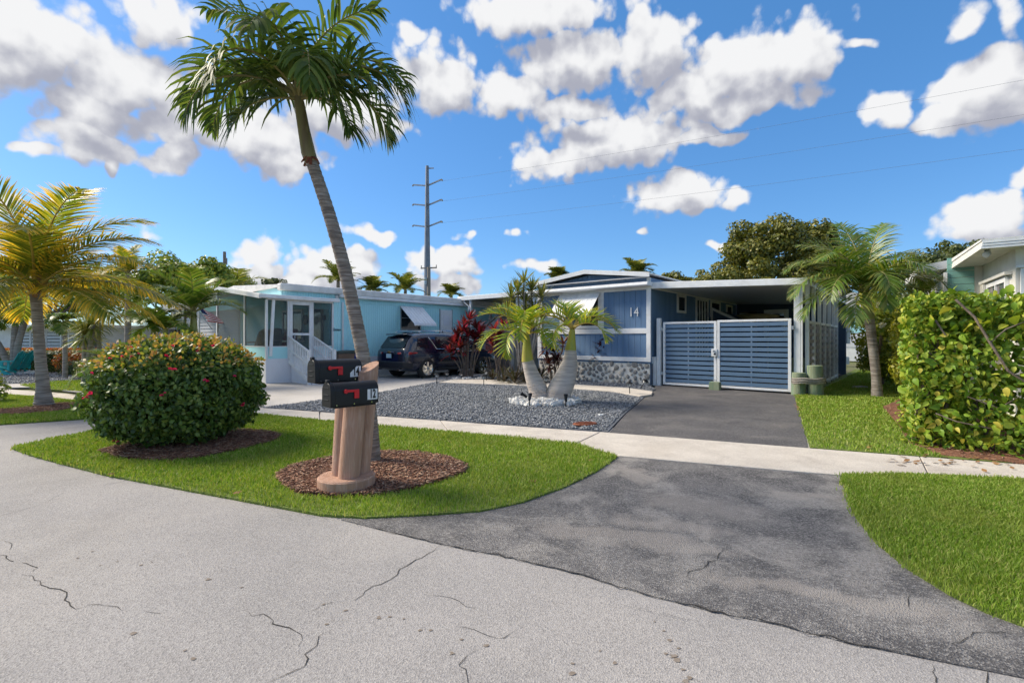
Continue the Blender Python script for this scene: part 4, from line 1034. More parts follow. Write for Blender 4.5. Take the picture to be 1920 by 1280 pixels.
for s_ in (1, -1):
    MB().tube([wpt(y, t, s_, .02) for y, t in ((-1.36, .88), (-1.20, .50), (-1.06, .02), (-.6, .0), (.3, -.01), (1.1, -.02))], .016, 6).o('chrome_trim', M['chrome'], suv, smooth=True)
    MB().tube([wpt(y, 1.0, s_, -.05)[:2] + (1.74 + dz,) for y, dz in ((-1.75, 0), (-1.6, .06), (-.4, .075), (.3, .05), (.45, 0))], .018, 6).o('roof_rail', M['chrome'], suv, smooth=True)
    MB().hexa([(s_ * .93, .78, 1.08), (s_ * 1.12, .74, 1.10), (s_ * 1.12, .88, 1.10), (s_ * .93, .9, 1.08)], [(s_ * .95, .78, 1.20), (s_ * 1.14, .74, 1.27), (s_ * 1.12, .86, 1.25), (s_ * .95, .88, 1.2)]).o('mirror', M['carpaint'], suv, bevel=.02)
    for y in (-.95, .08): MB().tube([(s_ * 1.0, y, .965), (s_ * 1.02, y + .04, .97), (s_ * 1.02, y + .2, .97), (s_ * 1.0, y + .24, .965)], .014, 6).o('door_handle', M['chrome'], suv)
    tl = MB().hexa([(s_ * .955, -2.40, .90), (s_ * .50, -2.56, .93), (s_ * .50, -2.50, .93), (s_ * .99, -2.0, .97)], [(s_ * .965, -2.36, 1.02), (s_ * .50, -2.56, 1.0), (s_ * .50, -2.48, 1.0), (s_ * .985, -2.0, 1.0)]).o('tail_light', M['taillight'], suv, bevel=.01)
    MB().box(s_ * .955, s_ * 1.012, -1.05, 1.35, .27, .40).o('sill_cladding', M['cladding'], suv, bevel=.02)
# rear face
MB().add([(-.74, -2.445, 1.17), (.74, -2.445, 1.17), (.66, -2.13, 1.60), (-.66, -2.13, 1.60), (-.70, -2.40, 1.17), (.70, -2.40, 1.17), (.62, -2.09, 1.60), (-.62, -2.09, 1.60)], [(0, 1, 2, 3), (7, 6, 5, 4), (0, 4, 5, 1), (1, 5, 6, 2), (2, 6, 7, 3), (3, 7, 4, 0)]).o('rear_window', M['carglass'], suv)
MB().hexa([(-.66, -2.26, 1.645), (.66, -2.26, 1.645), (.66, -1.95, 1.70), (-.66, -1.95, 1.70)], [(-.64, -2.25, 1.69), (.64, -2.25, 1.69), (.64, -1.95, 1.745), (-.64, -1.95, 1.745)]).o('spoiler', M['carpaint'], suv, bevel=.015)
MB().hexa([(-.93, -2.58, .42), (.93, -2.58, .42), (.97, -2.20, .36), (-.97, -2.20, .36)], [(-.93, -2.60, .66), (.93, -2.60, .66), (.985, -2.15, .66), (-.985, -2.15, .66)]).o('rear_bumper', M['cladding'], suv, bevel=.05, seg=3)
MB().box(-.30, .30, -2.575, -2.53, .985, 1.02).o('chrome_strip', M['chrome'], suv, bevel=.006)
em = MB().box(-.085, .085, -2.60, -2.565, .985, 1.02).box(-.035, .035, -2.601, -2.564, .97, 1.035).o('emblem', pm('gold', (.6, .36, .08), (.5, .3, .07), 4, .3, metal=.8), suv)
MB().box(-.17, .17, -2.575, -2.545, .77, .95).o('plate_recess', M['cladding'], suv)
pl = MB().box(-.15, .15, -2.585, -2.576, .785, .935).o('license_plate', pm('plate_blue', (.36, .60, .70), (.62, .70, .72), 9, .5), suv)
MB().tube([(-.15, -2.50, 1.18), (.16, -2.50, 1.21)], .014, 6).o('wiper', M['blackm'], suv)
for s_ in (1, -1): MB().tube([(s_ * .62, -2.45, .36), (s_ * .62, -2.60, .36)], .04, 10).o('exhaust', M['chrome'], suv)
# wheels
def wheel(x, y, s_):
    w = empty('wheel'); w.parent = suv; w.location = (x, y, .375); w.rotation_euler = (0, R(90) * s_, 0)
    MB().lathe([(.20, -.13), (.36, -.13), (.385, -.08), (.385, .08), (.36, .125), (.26, .13), (.25, .09), (.2, .06)], n=28).o('tyre', M['rubber'], w, smooth=True)
    rim = MB().lathe([(.25, .08), (.262, .12), (.245, .125), (.235, .06), (.05, .03)], n=28); 
    rim.o('rim', M['chrome'], w, smooth=True)
    for k in range(6):
        a = k * math.pi / 3; ca, sa = math.cos(a), math.sin(a)
        def pt(r, t, z): return (r * ca - t * sa, r * sa + t * ca, z)
        MB().hexa([pt(.05, -.045, .06), pt(.245, -.05, .075), pt(.245, .05, .075), pt(.05, .045, .06)], [pt(.05, -.035, .115), pt(.245, -.042, .12), pt(.245, .042, .12), pt(.05, .035, .115)]).o('spoke', M['chrome'], w)
    MB().lathe([(.06, .05), (.06, .12), (.03, .128)], n=14).o('hub_cap', M['metal'], w)
    MB().lathe([(.43, -.16), (.44, .035), (.40, .04), (.375, .0), (.37, -.16)], n=28).o('wheel_arch', M['cladding'], suv); a = bpy.context.scene.objects[-1] if False else None
    arch = suv.children[-1]; arch.location = (x, y, .40); arch.rotation_euler = (0, R(90) * s_, 0)
for s_ in (1, -1):
    for y in (-1.53, 1.52): wheel(s_ * .885, y, s_)

# ================================================================== mailbox post and mailboxes
px_, py_ = -1.645, 4.75
post = empty('mailbox_post', (px_, py_, 0), 0, 'brown painted post of three round columns on a round base', 'post')
MB().lathe([(.270, 0), (.275, .03), (.275, .135), (.26, .15)], n=40).o('base', M['terracotta'], post, smooth=True)
def column(x, y, r, h, lean, slant, seed):
    rr = random.Random(seed); mb = MB(); n = 22; vs = []; K = 12
    for i in range(K + 1):
        t = i / K; z = .14 + (h - .14) * t
        for k in range(n):
            a = 2 * math.pi * k / n; q = r * (1 + .012 * math.sin(7 * a + seed) + rr.uniform(-.008, .008))
            zz = z + (slant * math.sin(a + .6) * r if i == K else 0)
            vs.append((x + lean * t + q * math.cos(a), y + q * math.sin(a), zz))
    fs = [(i * n + k, i * n + (k + 1) % n, (i + 1) * n + (k + 1) % n, (i + 1) * n + k) for i in range(K) for k in range(n)] + [tuple(K * n + k for k in range(n))]
    mb.add(vs, fs).o('column', M['terracotta'], post, smooth=True)
column(-.075, .02, .082, 1.06, .055, .05, 1); column(.045, -.065, .104, .865, .06, .05, 2); column(.095, .12, .098, 1.215, .09, .55, 3)

def mailbox(loc, rz, num, label, clipped):
    b = empty('mailbox', loc, rz, label, 'mailbox', 'mailboxes on the brown post')   # +x along the box towards its back, door at -x
    Lb, Wb, Hs, Rr = .455, .085, .135, .085
    arc = [(-Wb, 0)] + [(Wb, 0), (Wb, Hs)] + [(Rr * math.cos(a), Hs + Rr * .9 * math.sin(a)) for a in np.linspace(.25, math.pi - .25, 11)] + [(-Wb, Hs)]
    n = len(arc)
    vs = [(0, y, z) for y, z in arc] + [(Lb, y, z) for y, z in arc]
    MB().add(vs, [tuple(range(n)), tuple(range(2 * n - 1, n - 1, -1))] + [(k, n + k, n + (k + 1) % n, (k + 1) % n) for k in range(n)]).o('shell', M['blackm'], b, smooth=True, bevel=.004)
    sc = 1.07
    arc2 = [(y * sc, (z - .11) * sc + .11) for y, z in arc]
    vs = [(-.028, y, z) for y, z in arc2] + [(.018, y, z) for y, z in arc2]
    door = MB().add(vs, [tuple(range(n)), tuple(range(2 * n - 1, n - 1, -1))] + [(k, n + k, n + (k + 1) % n, (k + 1) % n) for k in range(n)]).o('door', M['blackm'], b, smooth=True, bevel=.006)
    for z in (.055, .10, .165): MB().box(-.034, -.027, -.05, .05, z, z + .008).o('rib', M['blackm'], door, bevel=.002)
    MB().box(-.032, .0, -.025, .025, Hs + Rr * .9, Hs + Rr * .9 + .03).o('pull_tab', M['blackm'], door, bevel=.008)
    MB().box(.02, .43, -.075, .075, -.018, -.001).o('mounting_plate', M['blackm'], b, bevel=.003)
    fl = MB()   # flag on the camera side (-y)
    y0, y1 = -Wb - .014, -Wb - .006
    fl.add([(.115 + .020 * math.cos(a), y0 - .004, .132 + .020 * math.sin(a)) for a in np.linspace(0, 2 * math.pi, 14, endpoint=False)] + [(.115 + .020 * math.cos(a), y1, .132 + .020 * math.sin(a)) for a in np.linspace(0, 2 * math.pi, 14, endpoint=False)],
           [tuple(range(14)), tuple(range(27, 13, -1))] + [(k, 14 + k, 14 + (k + 1) % 14, (k + 1) % 14) for k in range(14)])
    fl.box(.12, .245, y0, y1, .122, .145); fl.box(.197, .245, y0, y1, .062, .122)
    fl.o('flag', M['red'], b, bevel=.003)
    lab = [(.335, .035), (.44, .035), (.44, .135), (.335, .135)] if not clipped else [(.325, .035), (.44, .035), (.44, .14), (.395, .14), (.325, .075)]
    lo = MB().add([(x, -Wb - .0035, z) for x, z in lab] + [(x, -Wb - .001, z) for x, z in lab], [tuple(range(len(lab)))] + [(k, len(lab) + k, len(lab) + (k + 1) % len(lab), (k + 1) % len(lab)) for k in range(len(lab))]).o('number_label', M['white'], b)
    text_mesh('number', num, .115, .001, M['digit'], lo, (.388, -Wb - .006, .086), (R(90), 0, 0), sx=.58, bold=.0035)
    for x in (.03, .2, .38): MB().tube([(x, -Wb - .004, .012), (x, -Wb, .012)], .006, 6).o('rivet', M['chrome'], b)
    return b
AX = math.atan2(E1[1], E1[0]) - R(4)   # long axis a little flatter than the house axis
mailbox((-1.67, 4.36, .885), AX, '12', 'lower black metal mailbox with red flag, numbered 12', False)
mailbox((-1.90, 4.58, 1.085), AX, '14', 'upper black metal mailbox with red flag, numbered 14', True)

# ================================================================== path lights and spot lights
M['lampglass'] = pm('lamp_plastic', (.62, .64, .64), (.5, .52, .52), 6, .3)
def path_light(px, py, label, tilt=0.0, h=.36, rz=0):
    p = G(px, py)
    o = empty('path_light', (p[0], p[1], .02), rz, label, 'lamp', 'solar path lights in the gravel yard'); o.rotation_euler = (tilt * .6, tilt, rz)
    MB().tube([(0, 0, -.03), (0, 0, h * .62)], .011, 8).o('stake', M['blackm'], o)
    MB().lathe([(.045, h * .62), (.062, h * .80), (.062, h * .82)], n=6).o('lens', M['lampglass'], o)
    for k in range(6):
        a = k * math.pi / 3
        MB().bar((.046 * math.cos(a), .046 * math.sin(a), h * .62), (.066 * math.cos(a), .066 * math.sin(a), h * .83), .008, .008).o('rib', M['blackm'], o)
    MB().lathe([(.105, h * .82), (.10, h * .85), (.05, h * .95), (.012, h)], n=6).o('cap', M['blackm'], o)
path_light(819, 720.5, 'dark path light at the left tip of the garden path')
path_light(838, 713, 'small dark path light by the SUV rear wheel', h=.28)
path_light(907, 724.5, 'path light in front of the red leaved plant, near the path edge')
path_light(912, 716, 'path light just behind the garden path beside the red leaved plant', h=.42)
path_light(865, 713.5, 'small dark path light at the foot of the red leaved plant', h=.26)
path_light(1024, 729, 'path light standing between the two bottle palm trunks')
path_light(1181, 741.5, 'path light at the right end of the garden path', tilt=-.05)
path_light(1200, 731, 'tilted path light leaning against the stone base near the gate post', tilt=.5)
def spot(px, py, label, az, el, h=.2):
    p = G(px, py)
    o = empty('spot_light', (p[0], p[1], .06), az, label, 'lamp', 'spot lights in the white rock ring')
    MB().tube([(0, 0, -.05), (0, 0, h * .7)], .012, 6).o('stake', M['blackm'], o)
    d = Vector((math.cos(el), 0, math.sin(el)))
    MB().tube([Vector((0, 0, h * .7)) - d * .05, Vector((0, 0, h * .7)) + d * .03, Vector((0, 0, h * .7)) + d * .11], [.025, .032, .048], 12).o('head', M['blackm'], o, smooth=True)
spot(993, 764, 'black spot light at the front left of the rock ring', 1.2, 1.1)
spot(1061, 766, 'black spot light at the front right of the rock ring', 1.5, 1.25)
spot(985, 756, 'black spot light tilted left at the rear of the rock ring', 2.9, .5, .16)
# rust coloured utility cover in the gravel
uc = empty('utility_cover', (*G(1097, 799), .03), .3, 'rust brown oval utility cover lying in the gravel', 'cover')
M['rust'] = pm('rust', (.26, .085, .04), (.16, .05, .03), 9, .9, .6, 40)
mb = MB().lathe([(.17, 0), (.18, .015), (.165, .03), (.14, .03), (.135, .022)], n=24); o = mb.o('rim', M['rust'], uc); o.scale = (1.25, .8, 1)
for k in range(5): MB().box(-.15, .15, -.10 + k * .045, -.085 + k * .045, .02, .032).o('bar', M['rust'], uc)
lf = empty('paper_scrap', (*G(1127, 781), .035), .4, 'small white scrap lying on the gravel', 'litter')
MB().hexa([(-.05, -.03, 0), (.05, -.03, .004), (.05, .03, 0), (-.05, .03, .006)], [(-.04, -.025, .02), (.045, -.03, .012), (.05, .02, .018), (-.045, .03, .014)]).o('scrap', M['white'], lf)

# ================================================================== power line poles and wires
pp = empty('transmission_pole', (*at(801, 60), 0), R(-28), 'tall grey steel transmission pole with three pairs of arms', 'pole')
MB().tube([(0, 0, 0), (0, 0, 8), (0, 0, 23.2)], [.52, .42, .20], 10).o('mast', M['steel'], pp, smooth=True)
ARMS = [zat(347, 60), zat(384, 60), zat(424, 60)]
for z in ARMS:
    for s_ in (1, -1):
        a = MB().bar((0, 0, z - .1), (s_ * 2.2, 0, z + .35), .12, .16).o('arm', M['steel'], pp)
        MB().tube([(s_ * 2.2, 0, z + .35), (s_ * 2.35, 0, z + .2)], .10, 6).o('insulator', M['driftwood'], a)
    MB().bar((0, 0, z - .1), (.9, -1.2, z - .15), .1, .14).o('arm', M['steel'], pp)
MB().bar((0, 0, 22.9), (1.0, 0, 22.75), .1, .12).o('arm', M['steel'], pp)
wp = empty('wooden_utility_pole', (*at(804, 50), 0), R(-15), 'weathered wooden utility pole in front of the steel pole', 'pole')
MB().tube([(0, 0, 0), (0, 0, 9.0)], [.24, .18], 10).o('mast', M['pole'], wp, smooth=True)
MB().box(-.9, .9, -.08, .04, 8.85, 8.97).o('crossarm', M['pole'], wp)
for x in (-.85, .1, .85): MB().tube([(x, 0, 8.97), (x, 0, 9.2)], .05, 6).o('insulator', M['driftwood'], wp)
MB().tube([(-.26, -.2, 7.2), (-.26, -.2, 7.9)], .16, 10).o('transformer', M['metal'], wp)
wp2 = empty('wooden_utility_pole', (*at(421, 40), 0), .3, 'thin dark wooden pole top behind the left palms', 'pole')
MB().tube([(0, 0, 0), (0, 0, zat(472, 40))], [.16, .12], 8).o('mast', M['barkdark'], wp2, smooth=True)
MB().tube([(.15, -.1, zat(496, 40)), (.15, -.1, zat(484, 40))], .09, 8).o('insulator', M['pole'], wp2)
for k, (z, y1) in enumerate(zip(ARMS, (150, 215, 280))):
    a = Vector((*at(826, 59.2), z + .2)); b = Vector((*at(1920, 35.6), zat(y1, 35.6))); c = b + (b - a) * .55
    pts = []
    for i in range(41):
        t = i / 40; p = a.lerp(c, t); p.z -= 1.1 * 4 * t * (1 - t) * .55 - (.55 * 1.1 * 4 * .645 * .355) * (t / .645 if t < .645 else 1) ; pts.append(p)
    o = MB().tube(pts, .009, 4, cap=False).o('power_line', M['steel'])
    tag(o, ['highest', 'middle', 'lowest'][k] + ' of the three thin power lines crossing the sky', 'wire', 'power lines across the sky')
# pole with electric meter box in the side yard
mp_ = empty('meter_pole', (*at(1580, 27), 0), 0, 'wooden pole carrying a grey electric meter box in the side yard', 'pole')
MB().tube([(0, .12, 0), (0, .12, 5.2)], [.17, .14], 12).o('mast', M['pole'], mp_, smooth=True)
bx = MB().box(-.33, .33, -.16, -.02, 1.22, 2.36).o('meter_box', M['metal'], mp_, bevel=.02)
MB().tube([(-.05, -.165, 1.95), (-.05, -.24, 1.95)], .11, 16).o('meter', M['lampglass'], bx)
MB().box(-.28, -.1, -.166, -.161, 1.78, 1.84).o('sticker', pm('orange_sticker', (.6, .22, .03), (.55, .2, .03), 4, .5), bx)
MB().box(.10, .14, -.18, -.16, 1.25, 2.34).o('seam', M['steel'], bx)
for x in (-.22, -.30): MB().tube([(x, .05, 0), (x, .05, 1.25)], .035, 8).o('conduit', M['metal'], mp_)
MB().tube([(.16, .02, 0), (.16, .02, 5.0)], .04, 8).o('conduit', M['steel'], mp_)
MB().lathe([(.2, 0), (.2, .35), (.16, .42)], (0, -.2, .08), 12).o('junction_box', M['metal'], mp_)
# ================================================================== plants
def frond_geo(L, az, el0, droop, nl, ll, lw, ldroop, seed, fwd=.55, vee=.25, twist=0.0, start=.14, jit=.10, bend=1.35, ragged=0.0):
    """one pinnate frond: returns (rachis pts, radii, V, F, tipattr)"""
    rg = np.random.default_rng(seed); K = 26
    t = np.linspace(0, 1, K); elv = el0 - droop * t ** bend
    azv = az + twist * t ** 1.5
    dirs = np.column_stack([np.cos(elv) * np.cos(azv), np.cos(elv) * np.sin(azv), np.sin(elv)])
    pts = np.concatenate([[np.zeros(3)], np.cumsum(dirs[:-1] * (L / (K - 1)), 0)])
    V = []; F3 = []; F4 = []; A = []; nv = 0
    for side in (-1, 1):
        ts = np.linspace(start, 1.0, nl) + rg.normal(0, .004, nl)
        for ti in np.clip(ts, 0, 1):
            if ragged and rg.random() < ragged: continue
            f = ti * (K - 1); i = min(int(f), K - 2); p = pts[i] + (pts[i + 1] - pts[i]) * (f - i); T_ = dirs[i]
            up = np.array([0, 0, 1.0]); S_ = np.cross(T_, up); S_ /= np.linalg.norm(S_) + 1e-9; U_ = np.cross(S_, T_)
            prof = (np.sin(np.pi * min(1, (.18 + .80 * ti))) ** .55) * (1 if ti < .9 else 1 - (ti - .9) * 3)
            ln = ll * max(.25, prof) * rg.uniform(.85, 1.1)
            fw = fwd + .75 * ti ** 3 + rg.normal(0, .07)
            d = S_ * side * 1.0 + T_ * fw + U_ * (vee + rg.normal(0, jit)); d /= np.linalg.norm(d)
            ns = 4; q = p.copy(); base = nv; w0 = lw * rg.uniform(.8, 1.15)
            for k in range(ns + 1):
                s_ = k / ns
                wv = np.cross(d, U_); wv /= np.linalg.norm(wv) + 1e-9
                w = w0 * (.55, 1.0, .92, .6, .06)[k]
                V += [q - wv * w / 2, q + wv * w / 2]; A += [s_, s_]; nv += 2
                d = d + np.array([0, 0, -1.0]) * ldroop * (.35 + s_) * rg.uniform(.7, 1.3) / ns; d /= np.linalg.norm(d)
                q = q + d * ln / ns
            for k in range(ns): F4.append((base + 2 * k, base + 2 * k + 1, base + 2 * k + 3, base + 2 * k + 2))
    rad = np.interp(t, [0, .15, 1], [.030, .020, .004]) * (L / 2.0) ** .5
    return pts, rad, np.array(V), np.array(F4), np.array(A)

def palm_crown(parent, z, xy, fr, lmat, rmat, scale=1.0, name='frond', yaw=0):
    """fr: list of dict(L, az, el, droop, nl, ll, lw, ld)"""
    for i, f in enumerate(fr):
        pts, rad, V, F, A = frond_geo(f['L'], f['az'], f['el'], f['droop'], f['nl'], f['ll'], f['lw'], f['ld'], f.get('seed', 100 + i), f.get('fwd', .55), f.get('vee', .25), f.get('tw', 0), f.get('start', .14), jit=f.get('jit', .10), bend=f.get('bend', 1.35), ragged=f.get('rag', 0))
        b = f.get('base', (0, 0, 0)); o3 = np.array([xy[0] + b[0], xy[1] + b[1], z + b[2]])
        mb = MB().tube([tuple(p + o3) for p in pts[::2]], list(rad[::2] * f.get('rs', 1.0)), 5)
        rv = np.array([tuple(v) for v in mb.v]); n0 = len(rv)
        quads = np.array([q for q in mb.f if len(q) == 4]); pent = np.array([q for q in mb.f if len(q) == 5])
        VV = np.concatenate([rv, V + o3]); AA = np.concatenate([np.zeros(n0), A])
        mi = np.concatenate([np.ones(len(quads)), np.ones(len(pent)), np.zeros(len(F))])
        me = np_mesh(name, VV, [quads, pent, F + n0], [lmat, rmat], attr=AA, midx=mi)
        link(name, me, None, parent)

def trunk(parent, pts, rad, mat, rings=40, n=16, ringamp=.05, name='trunk', seed=0):
    """tapered trunk along a spline with leaf-scar rings"""
    rg = random.Random(seed)
    P_ = [Vector(p) for p in pts]; K = rings * 2
    def cat(t):
        f = t * (len(P_) - 1); i = min(int(f), len(P_) - 2); u = f - i
        p0, p1, p2, p3 = P_[max(i - 1, 0)], P_[i], P_[i + 1], P_[min(i + 2, len(P_) - 1)]
        return .5 * ((2 * p1) + (-p0 + p2) * u + (2 * p0 - 5 * p1 + 4 * p2 - p3) * u * u + (-p0 + 3 * p1 - 3 * p2 + p3) * u ** 3)
    cp_ = [cat(i / K) for i in range(K + 1)]
    rr = [float(np.interp(i / K, np.linspace(0, 1, len(rad)), rad)) * (1 + (ringamp if i % 2 else -ringamp * .4) + rg.uniform(-ringamp, ringamp) * .5) for i in range(K + 1)]
    return MB().tube(cp_, rr, n).o(name, mat, parent, smooth=True)

M['lf_palm'] = leafm('palm_leaf', [(.05, .095, .018), (.08, .14, .025), (.12, .18, .035), (.18, .21, .055)], trans=.38, rough=.52, spec=.3)
M['lf_coco'] = leafm('coconut_leaf', [(.10, .16, .022), (.17, .22, .025), (.27, .28, .03), (.40, .33, .04)], trans=.5, rough=.4, tip=(.78, .50, .05), tipr=(.30, 1.05))  # yellow tips: real yellowing plus backlit glow put into the colour
M['lf_bottle'] = leafm('bottle_leaf', [(.17, .28, .025), (.26, .36, .03), (.38, .42, .04)], trans=.35, rough=.4, tip=(.80, .62, .05), tipr=(.45, 1.1))
M['lf_side'] = leafm('side_palm_leaf', [(.075, .15, .018), (.115, .20, .026), (.17, .24, .04), (.27, .27, .06)], trans=.35, rough=.38, tip=(.34, .30, .06), tipr=(.7, 1.3))
M['lf_far'] = leafm('far_palm_leaf', [(.09, .14, .025), (.15, .19, .03), (.24, .24, .04), (.34, .29, .055)], trans=.35, rough=.45)
M['rachis'] = pm('rachis', (.30, .26, .09), (.24, .21, .08), 4, .5)
M['rachisy'] = pm('rachis_yellow', (.52, .36, .07), (.46, .32, .06), 4, .45)

# ---- tall leaning palm behind the mailbox post
tp = empty('tall_palm', (-1.66, 5.71, 0), 0, 'tall palm leaning left above the mailboxes', 'palm tree')
trunk(tp, [(0, 0, 0), (-.03, 0, .5), (-.10, 0, 1.15), (-.205, 0, 1.72), (-.35, 0, 2.36), (-.53, 0, 3.0), (-.75, 0, 3.66)], [.095, .082, .078, .077, .077, .075, .072, .068], M['barkdark'], 62, 18, .045, seed=3)
MB().tube([(-.735, 0, 3.60), (-.775, 0, 3.72), (-.83, 0, 4.0), (-.885, 0, 4.32), (-.90, 0, 4.44)], [.076, .082, .068, .060, .04], 14).o('crownshaft', M['shaftb'], tp, smooth=True)
mb = MB()
for k in range(16):
    a = k * .393; mb.bar((-.745 + .068 * math.cos(a), .068 * math.sin(a), 3.66), (-.75 + .10 * math.cos(a), .10 * math.sin(a), 3.60 + rnd.uniform(-.05, .04)), .03, .008)
mb.o('leaf_scar', M['rust'], tp)
fr = []
for i, (az_, el_, dr_, L_) in enumerate([(182,62,150,1.95),(168,50,140,1.75),(200,36,125,1.65),(150,74,120,1.8),(2,58,150,1.95),(-14,40,130,1.7),(18,70,125,1.85),(32,48,140,1.6),(95,80,110,1.7),(-90,74,150,1.6),(-60,52,150,1.5),(-120,54,150,1.5),(215,-5,75,1.05),(-20,2,80,1.05),(186,84,90,1.75),(0,86,85,1.75)]):
    fr.append(dict(L=L_ * .92, az=R(az_), el=R(el_), droop=R(dr_), nl=34, ll=.62, lw=.046, ld=1.9, fwd=.60, vee=.45, seed=40 + i, rs=1.15, bend=1.15, jit=.30, rag=.08))
palm_crown(tp, 4.36, (-.893, 0), fr, M['lf_palm'], M['rachis'])

# ---- coconut palm at the left edge
cp2 = empty('coconut_palm', (*G(80, 762), 0), 0, 'yellowing coconut palm at the left edge of the picture', 'palm tree')
trunk(cp2, [(.03, 0, 0), (.0, 0, .5), (-.06, 0, 1.2), (-.11, 0, 1.9), (-.16, 0, 2.6)], [.19, .122, .10, .095, .095, .105], M['bark'], 34, 18, .05, seed=5)
fr = []
for i, (az_, el_, dr_, L_, ld_) in enumerate([(-8,34,62,3.0,.9),(4,14,52,3.1,1.1),(-18,2,46,2.7,1.1),(-75,20,118,2.0,1.1),(-100,52,140,2.3,1.0),(80,86,55,3.0,.5),(-95,82,60,3.05,.5),(30,70,75,2.9,.6),(150,66,70,2.9,.6),(185,40,75,2.9,.9),(170,15,60,2.8,1.1),(205,0,60,2.6,1.1),(60,30,80,2.7,.9),(110,40,80,2.7,.8),(10,56,80,2.9,.7),(-50,62,95,2.6,.7),(-140,48,110,2.4,.9),(-25,74,70,2.9,.5),(140,10,60,2.6,1.0),(40,6,60,2.5,1.1)]):
    fr.append(dict(L=L_, az=R(az_), el=R(el_), droop=R(dr_), nl=78, ll=.84, lw=.034, ld=ld_, fwd=.75, vee=.12, seed=90 + i, rs=1.2, start=.10))
palm_crown(cp2, 2.62, (-.16, 0), fr, M['lf_coco'], M['rachisy'])
mb = MB()
for k in range(40):
    a = rnd.uniform(0, 6.28); z = rnd.uniform(2.35, 2.8); mb.bar((-.16 + .1 * math.cos(a), .1 * math.sin(a), z), (-.16 + .22 * math.cos(a), .22 * math.sin(a), z + rnd.uniform(-.1, .25)), .05, .012)
mb.o('leaf_bases', pm('leaf_base', (.34, .19, .08), (.22, .12, .06), 6, .9), cp2)

# ---- bottle palms in the rock ring
BR = G(1022, 757)
def bottle(name, label, base, path, rad, shaft, fr):
    o = empty(name, (BR[0] + base[0], BR[1] + base[1], 0), 0, label, 'palm tree', 'bottle palms in the rock ring')
    trunk(o, path, rad, M['barkpale'], 26, 22, .020, seed=len(label))
    e = Vector(path[-1]); e2 = Vector(shaft)
    sh = MB().tube([e - Vector((0, 0, .02)), e.lerp(e2, .15), e.lerp(e2, .6), e2], [rad[-1] * 1.05, rad[-1] * 1.0, rad[-1] * .72, rad[-1] * .5], 14).o('crownshaft', M['shafty'], o, smooth=True)
    palm_crown(o, e2.z, (e2.x, e2.y), fr, M['lf_bottle'], M['rachisy'])
def bf(L): return [dict(L=l * 1.14, az=R(a), el=R(e), droop=R(d), nl=26, ll=.46, lw=.034, ld=.35, fwd=.62, vee=.45, jit=.2, seed=200 + i + int(l * 10), rs=1.5, bend=1.2, start=.22) for i, (a, e, d, l) in enumerate(L)]
bottle('bottle_palm', 'bottle palm with the thinner trunk leaning left in the rock ring', (-.12, .35), [(.05, 0, 0), (-.03, 0, .30), (-.16, 0, .62), (-.27, 0, .98)], [.245, .235, .205, .165, .135], (-.30, 0, 1.62),
       bf([(185, 55, 80, 1.15), (200, 25, 95, 1.15), (235, 30, 150, 1.15), (-100, 60, 160, 1.1), (-60, 45, 140, .95), (10, 50, 120, 1.0), (150, 70, 90, 1.15), (80, 65, 100, 1.0), (-20, 15, 95, .8), (265, 75, 130, 1.1)]))
bottle('bottle_palm', 'bottle palm with the fat smooth trunk leaning right in the rock ring', (.26, .25), [(-.02, 0, 0), (.10, 0, .28), (.24, 0, .60), (.34, 0, .95), (.36, 0, 1.24)], [.24, .285, .275, .225, .165, .125], (.40, 0, 1.72),
       bf([(180, 48, 105, 1.25), (195, 62, 150, 1.25), (10, 40, 100, 1.15), (-10, 55, 140, 1.15), (-40, 35, 120, 1.0), (100, 72, 70, .9), (160, 78, 60, .75), (-130, 30, 130, 1.0), (40, 60, 100, 1.0)]))
ring = empty('rock_ring', (BR[0], BR[1], 0), 0, 'mound of white rocks ringing the two bottle palms', 'rocks')
rockm = []
for k in range(8):
    vs = []; n1_, n2_ = 7, 4
    for j in range(n2_ + 1):
        ph = math.pi * j / n2_
        for i in range(n1_): 
            q = rnd.uniform(.72, 1.18); th_ = 2 * math.pi * i / n1_ + j * .4; vs.append((math.sin(ph) * math.cos(th_) * q, math.sin(ph) * math.sin(th_) * q, math.cos(ph) * rnd.uniform(.6, .9)))
    rockm.append(MB().add(vs, [(j * n1_ + i, (j + 1) * n1_ + i, (j + 1) * n1_ + (i + 1) % n1_, j * n1_ + (i + 1) % n1_) for j in range(n2_) for i in range(n1_)]).mesh('rock', M['rock']))
for k in range(290):
    a = rnd.uniform(0, 6.28); rr = math.sqrt(rnd.random()) * .80; s_ = rnd.uniform(.036, .066) * (1.6 if rr > .66 else 1)
    o = link('rock', rnd.choice(rockm), None, ring, (rr * math.cos(a), rr * .78 * math.sin(a) + .05, .03 + .07 * (1 - rr / .85) + rnd.uniform(0, .02))); o.scale = (s_ * rnd.uniform(.8, 1.3), s_, s_ * .8); o.rotation_euler = (rnd.uniform(0, 6), rnd.uniform(0, 6), rnd.uniform(0, 6))
rr2 = empty('rock_pile', (*G(877, 711), 0), 0, 'few white rocks around the foot of the red leaved plant', 'rocks')
for k in range(40):
    a = rnd.uniform(0, 6.28); rr = math.sqrt(rnd.random()) * .6; s_ = rnd.uniform(.03, .06)
    o = link('rock', rnd.choice(rockm), None, rr2, (rr * math.cos(a), rr * .6 * math.sin(a), .04)); o.scale = (s_, s_, s_ * .8); o.rotation_euler = (rnd.uniform(0, 6), 0, rnd.uniform(0, 6))

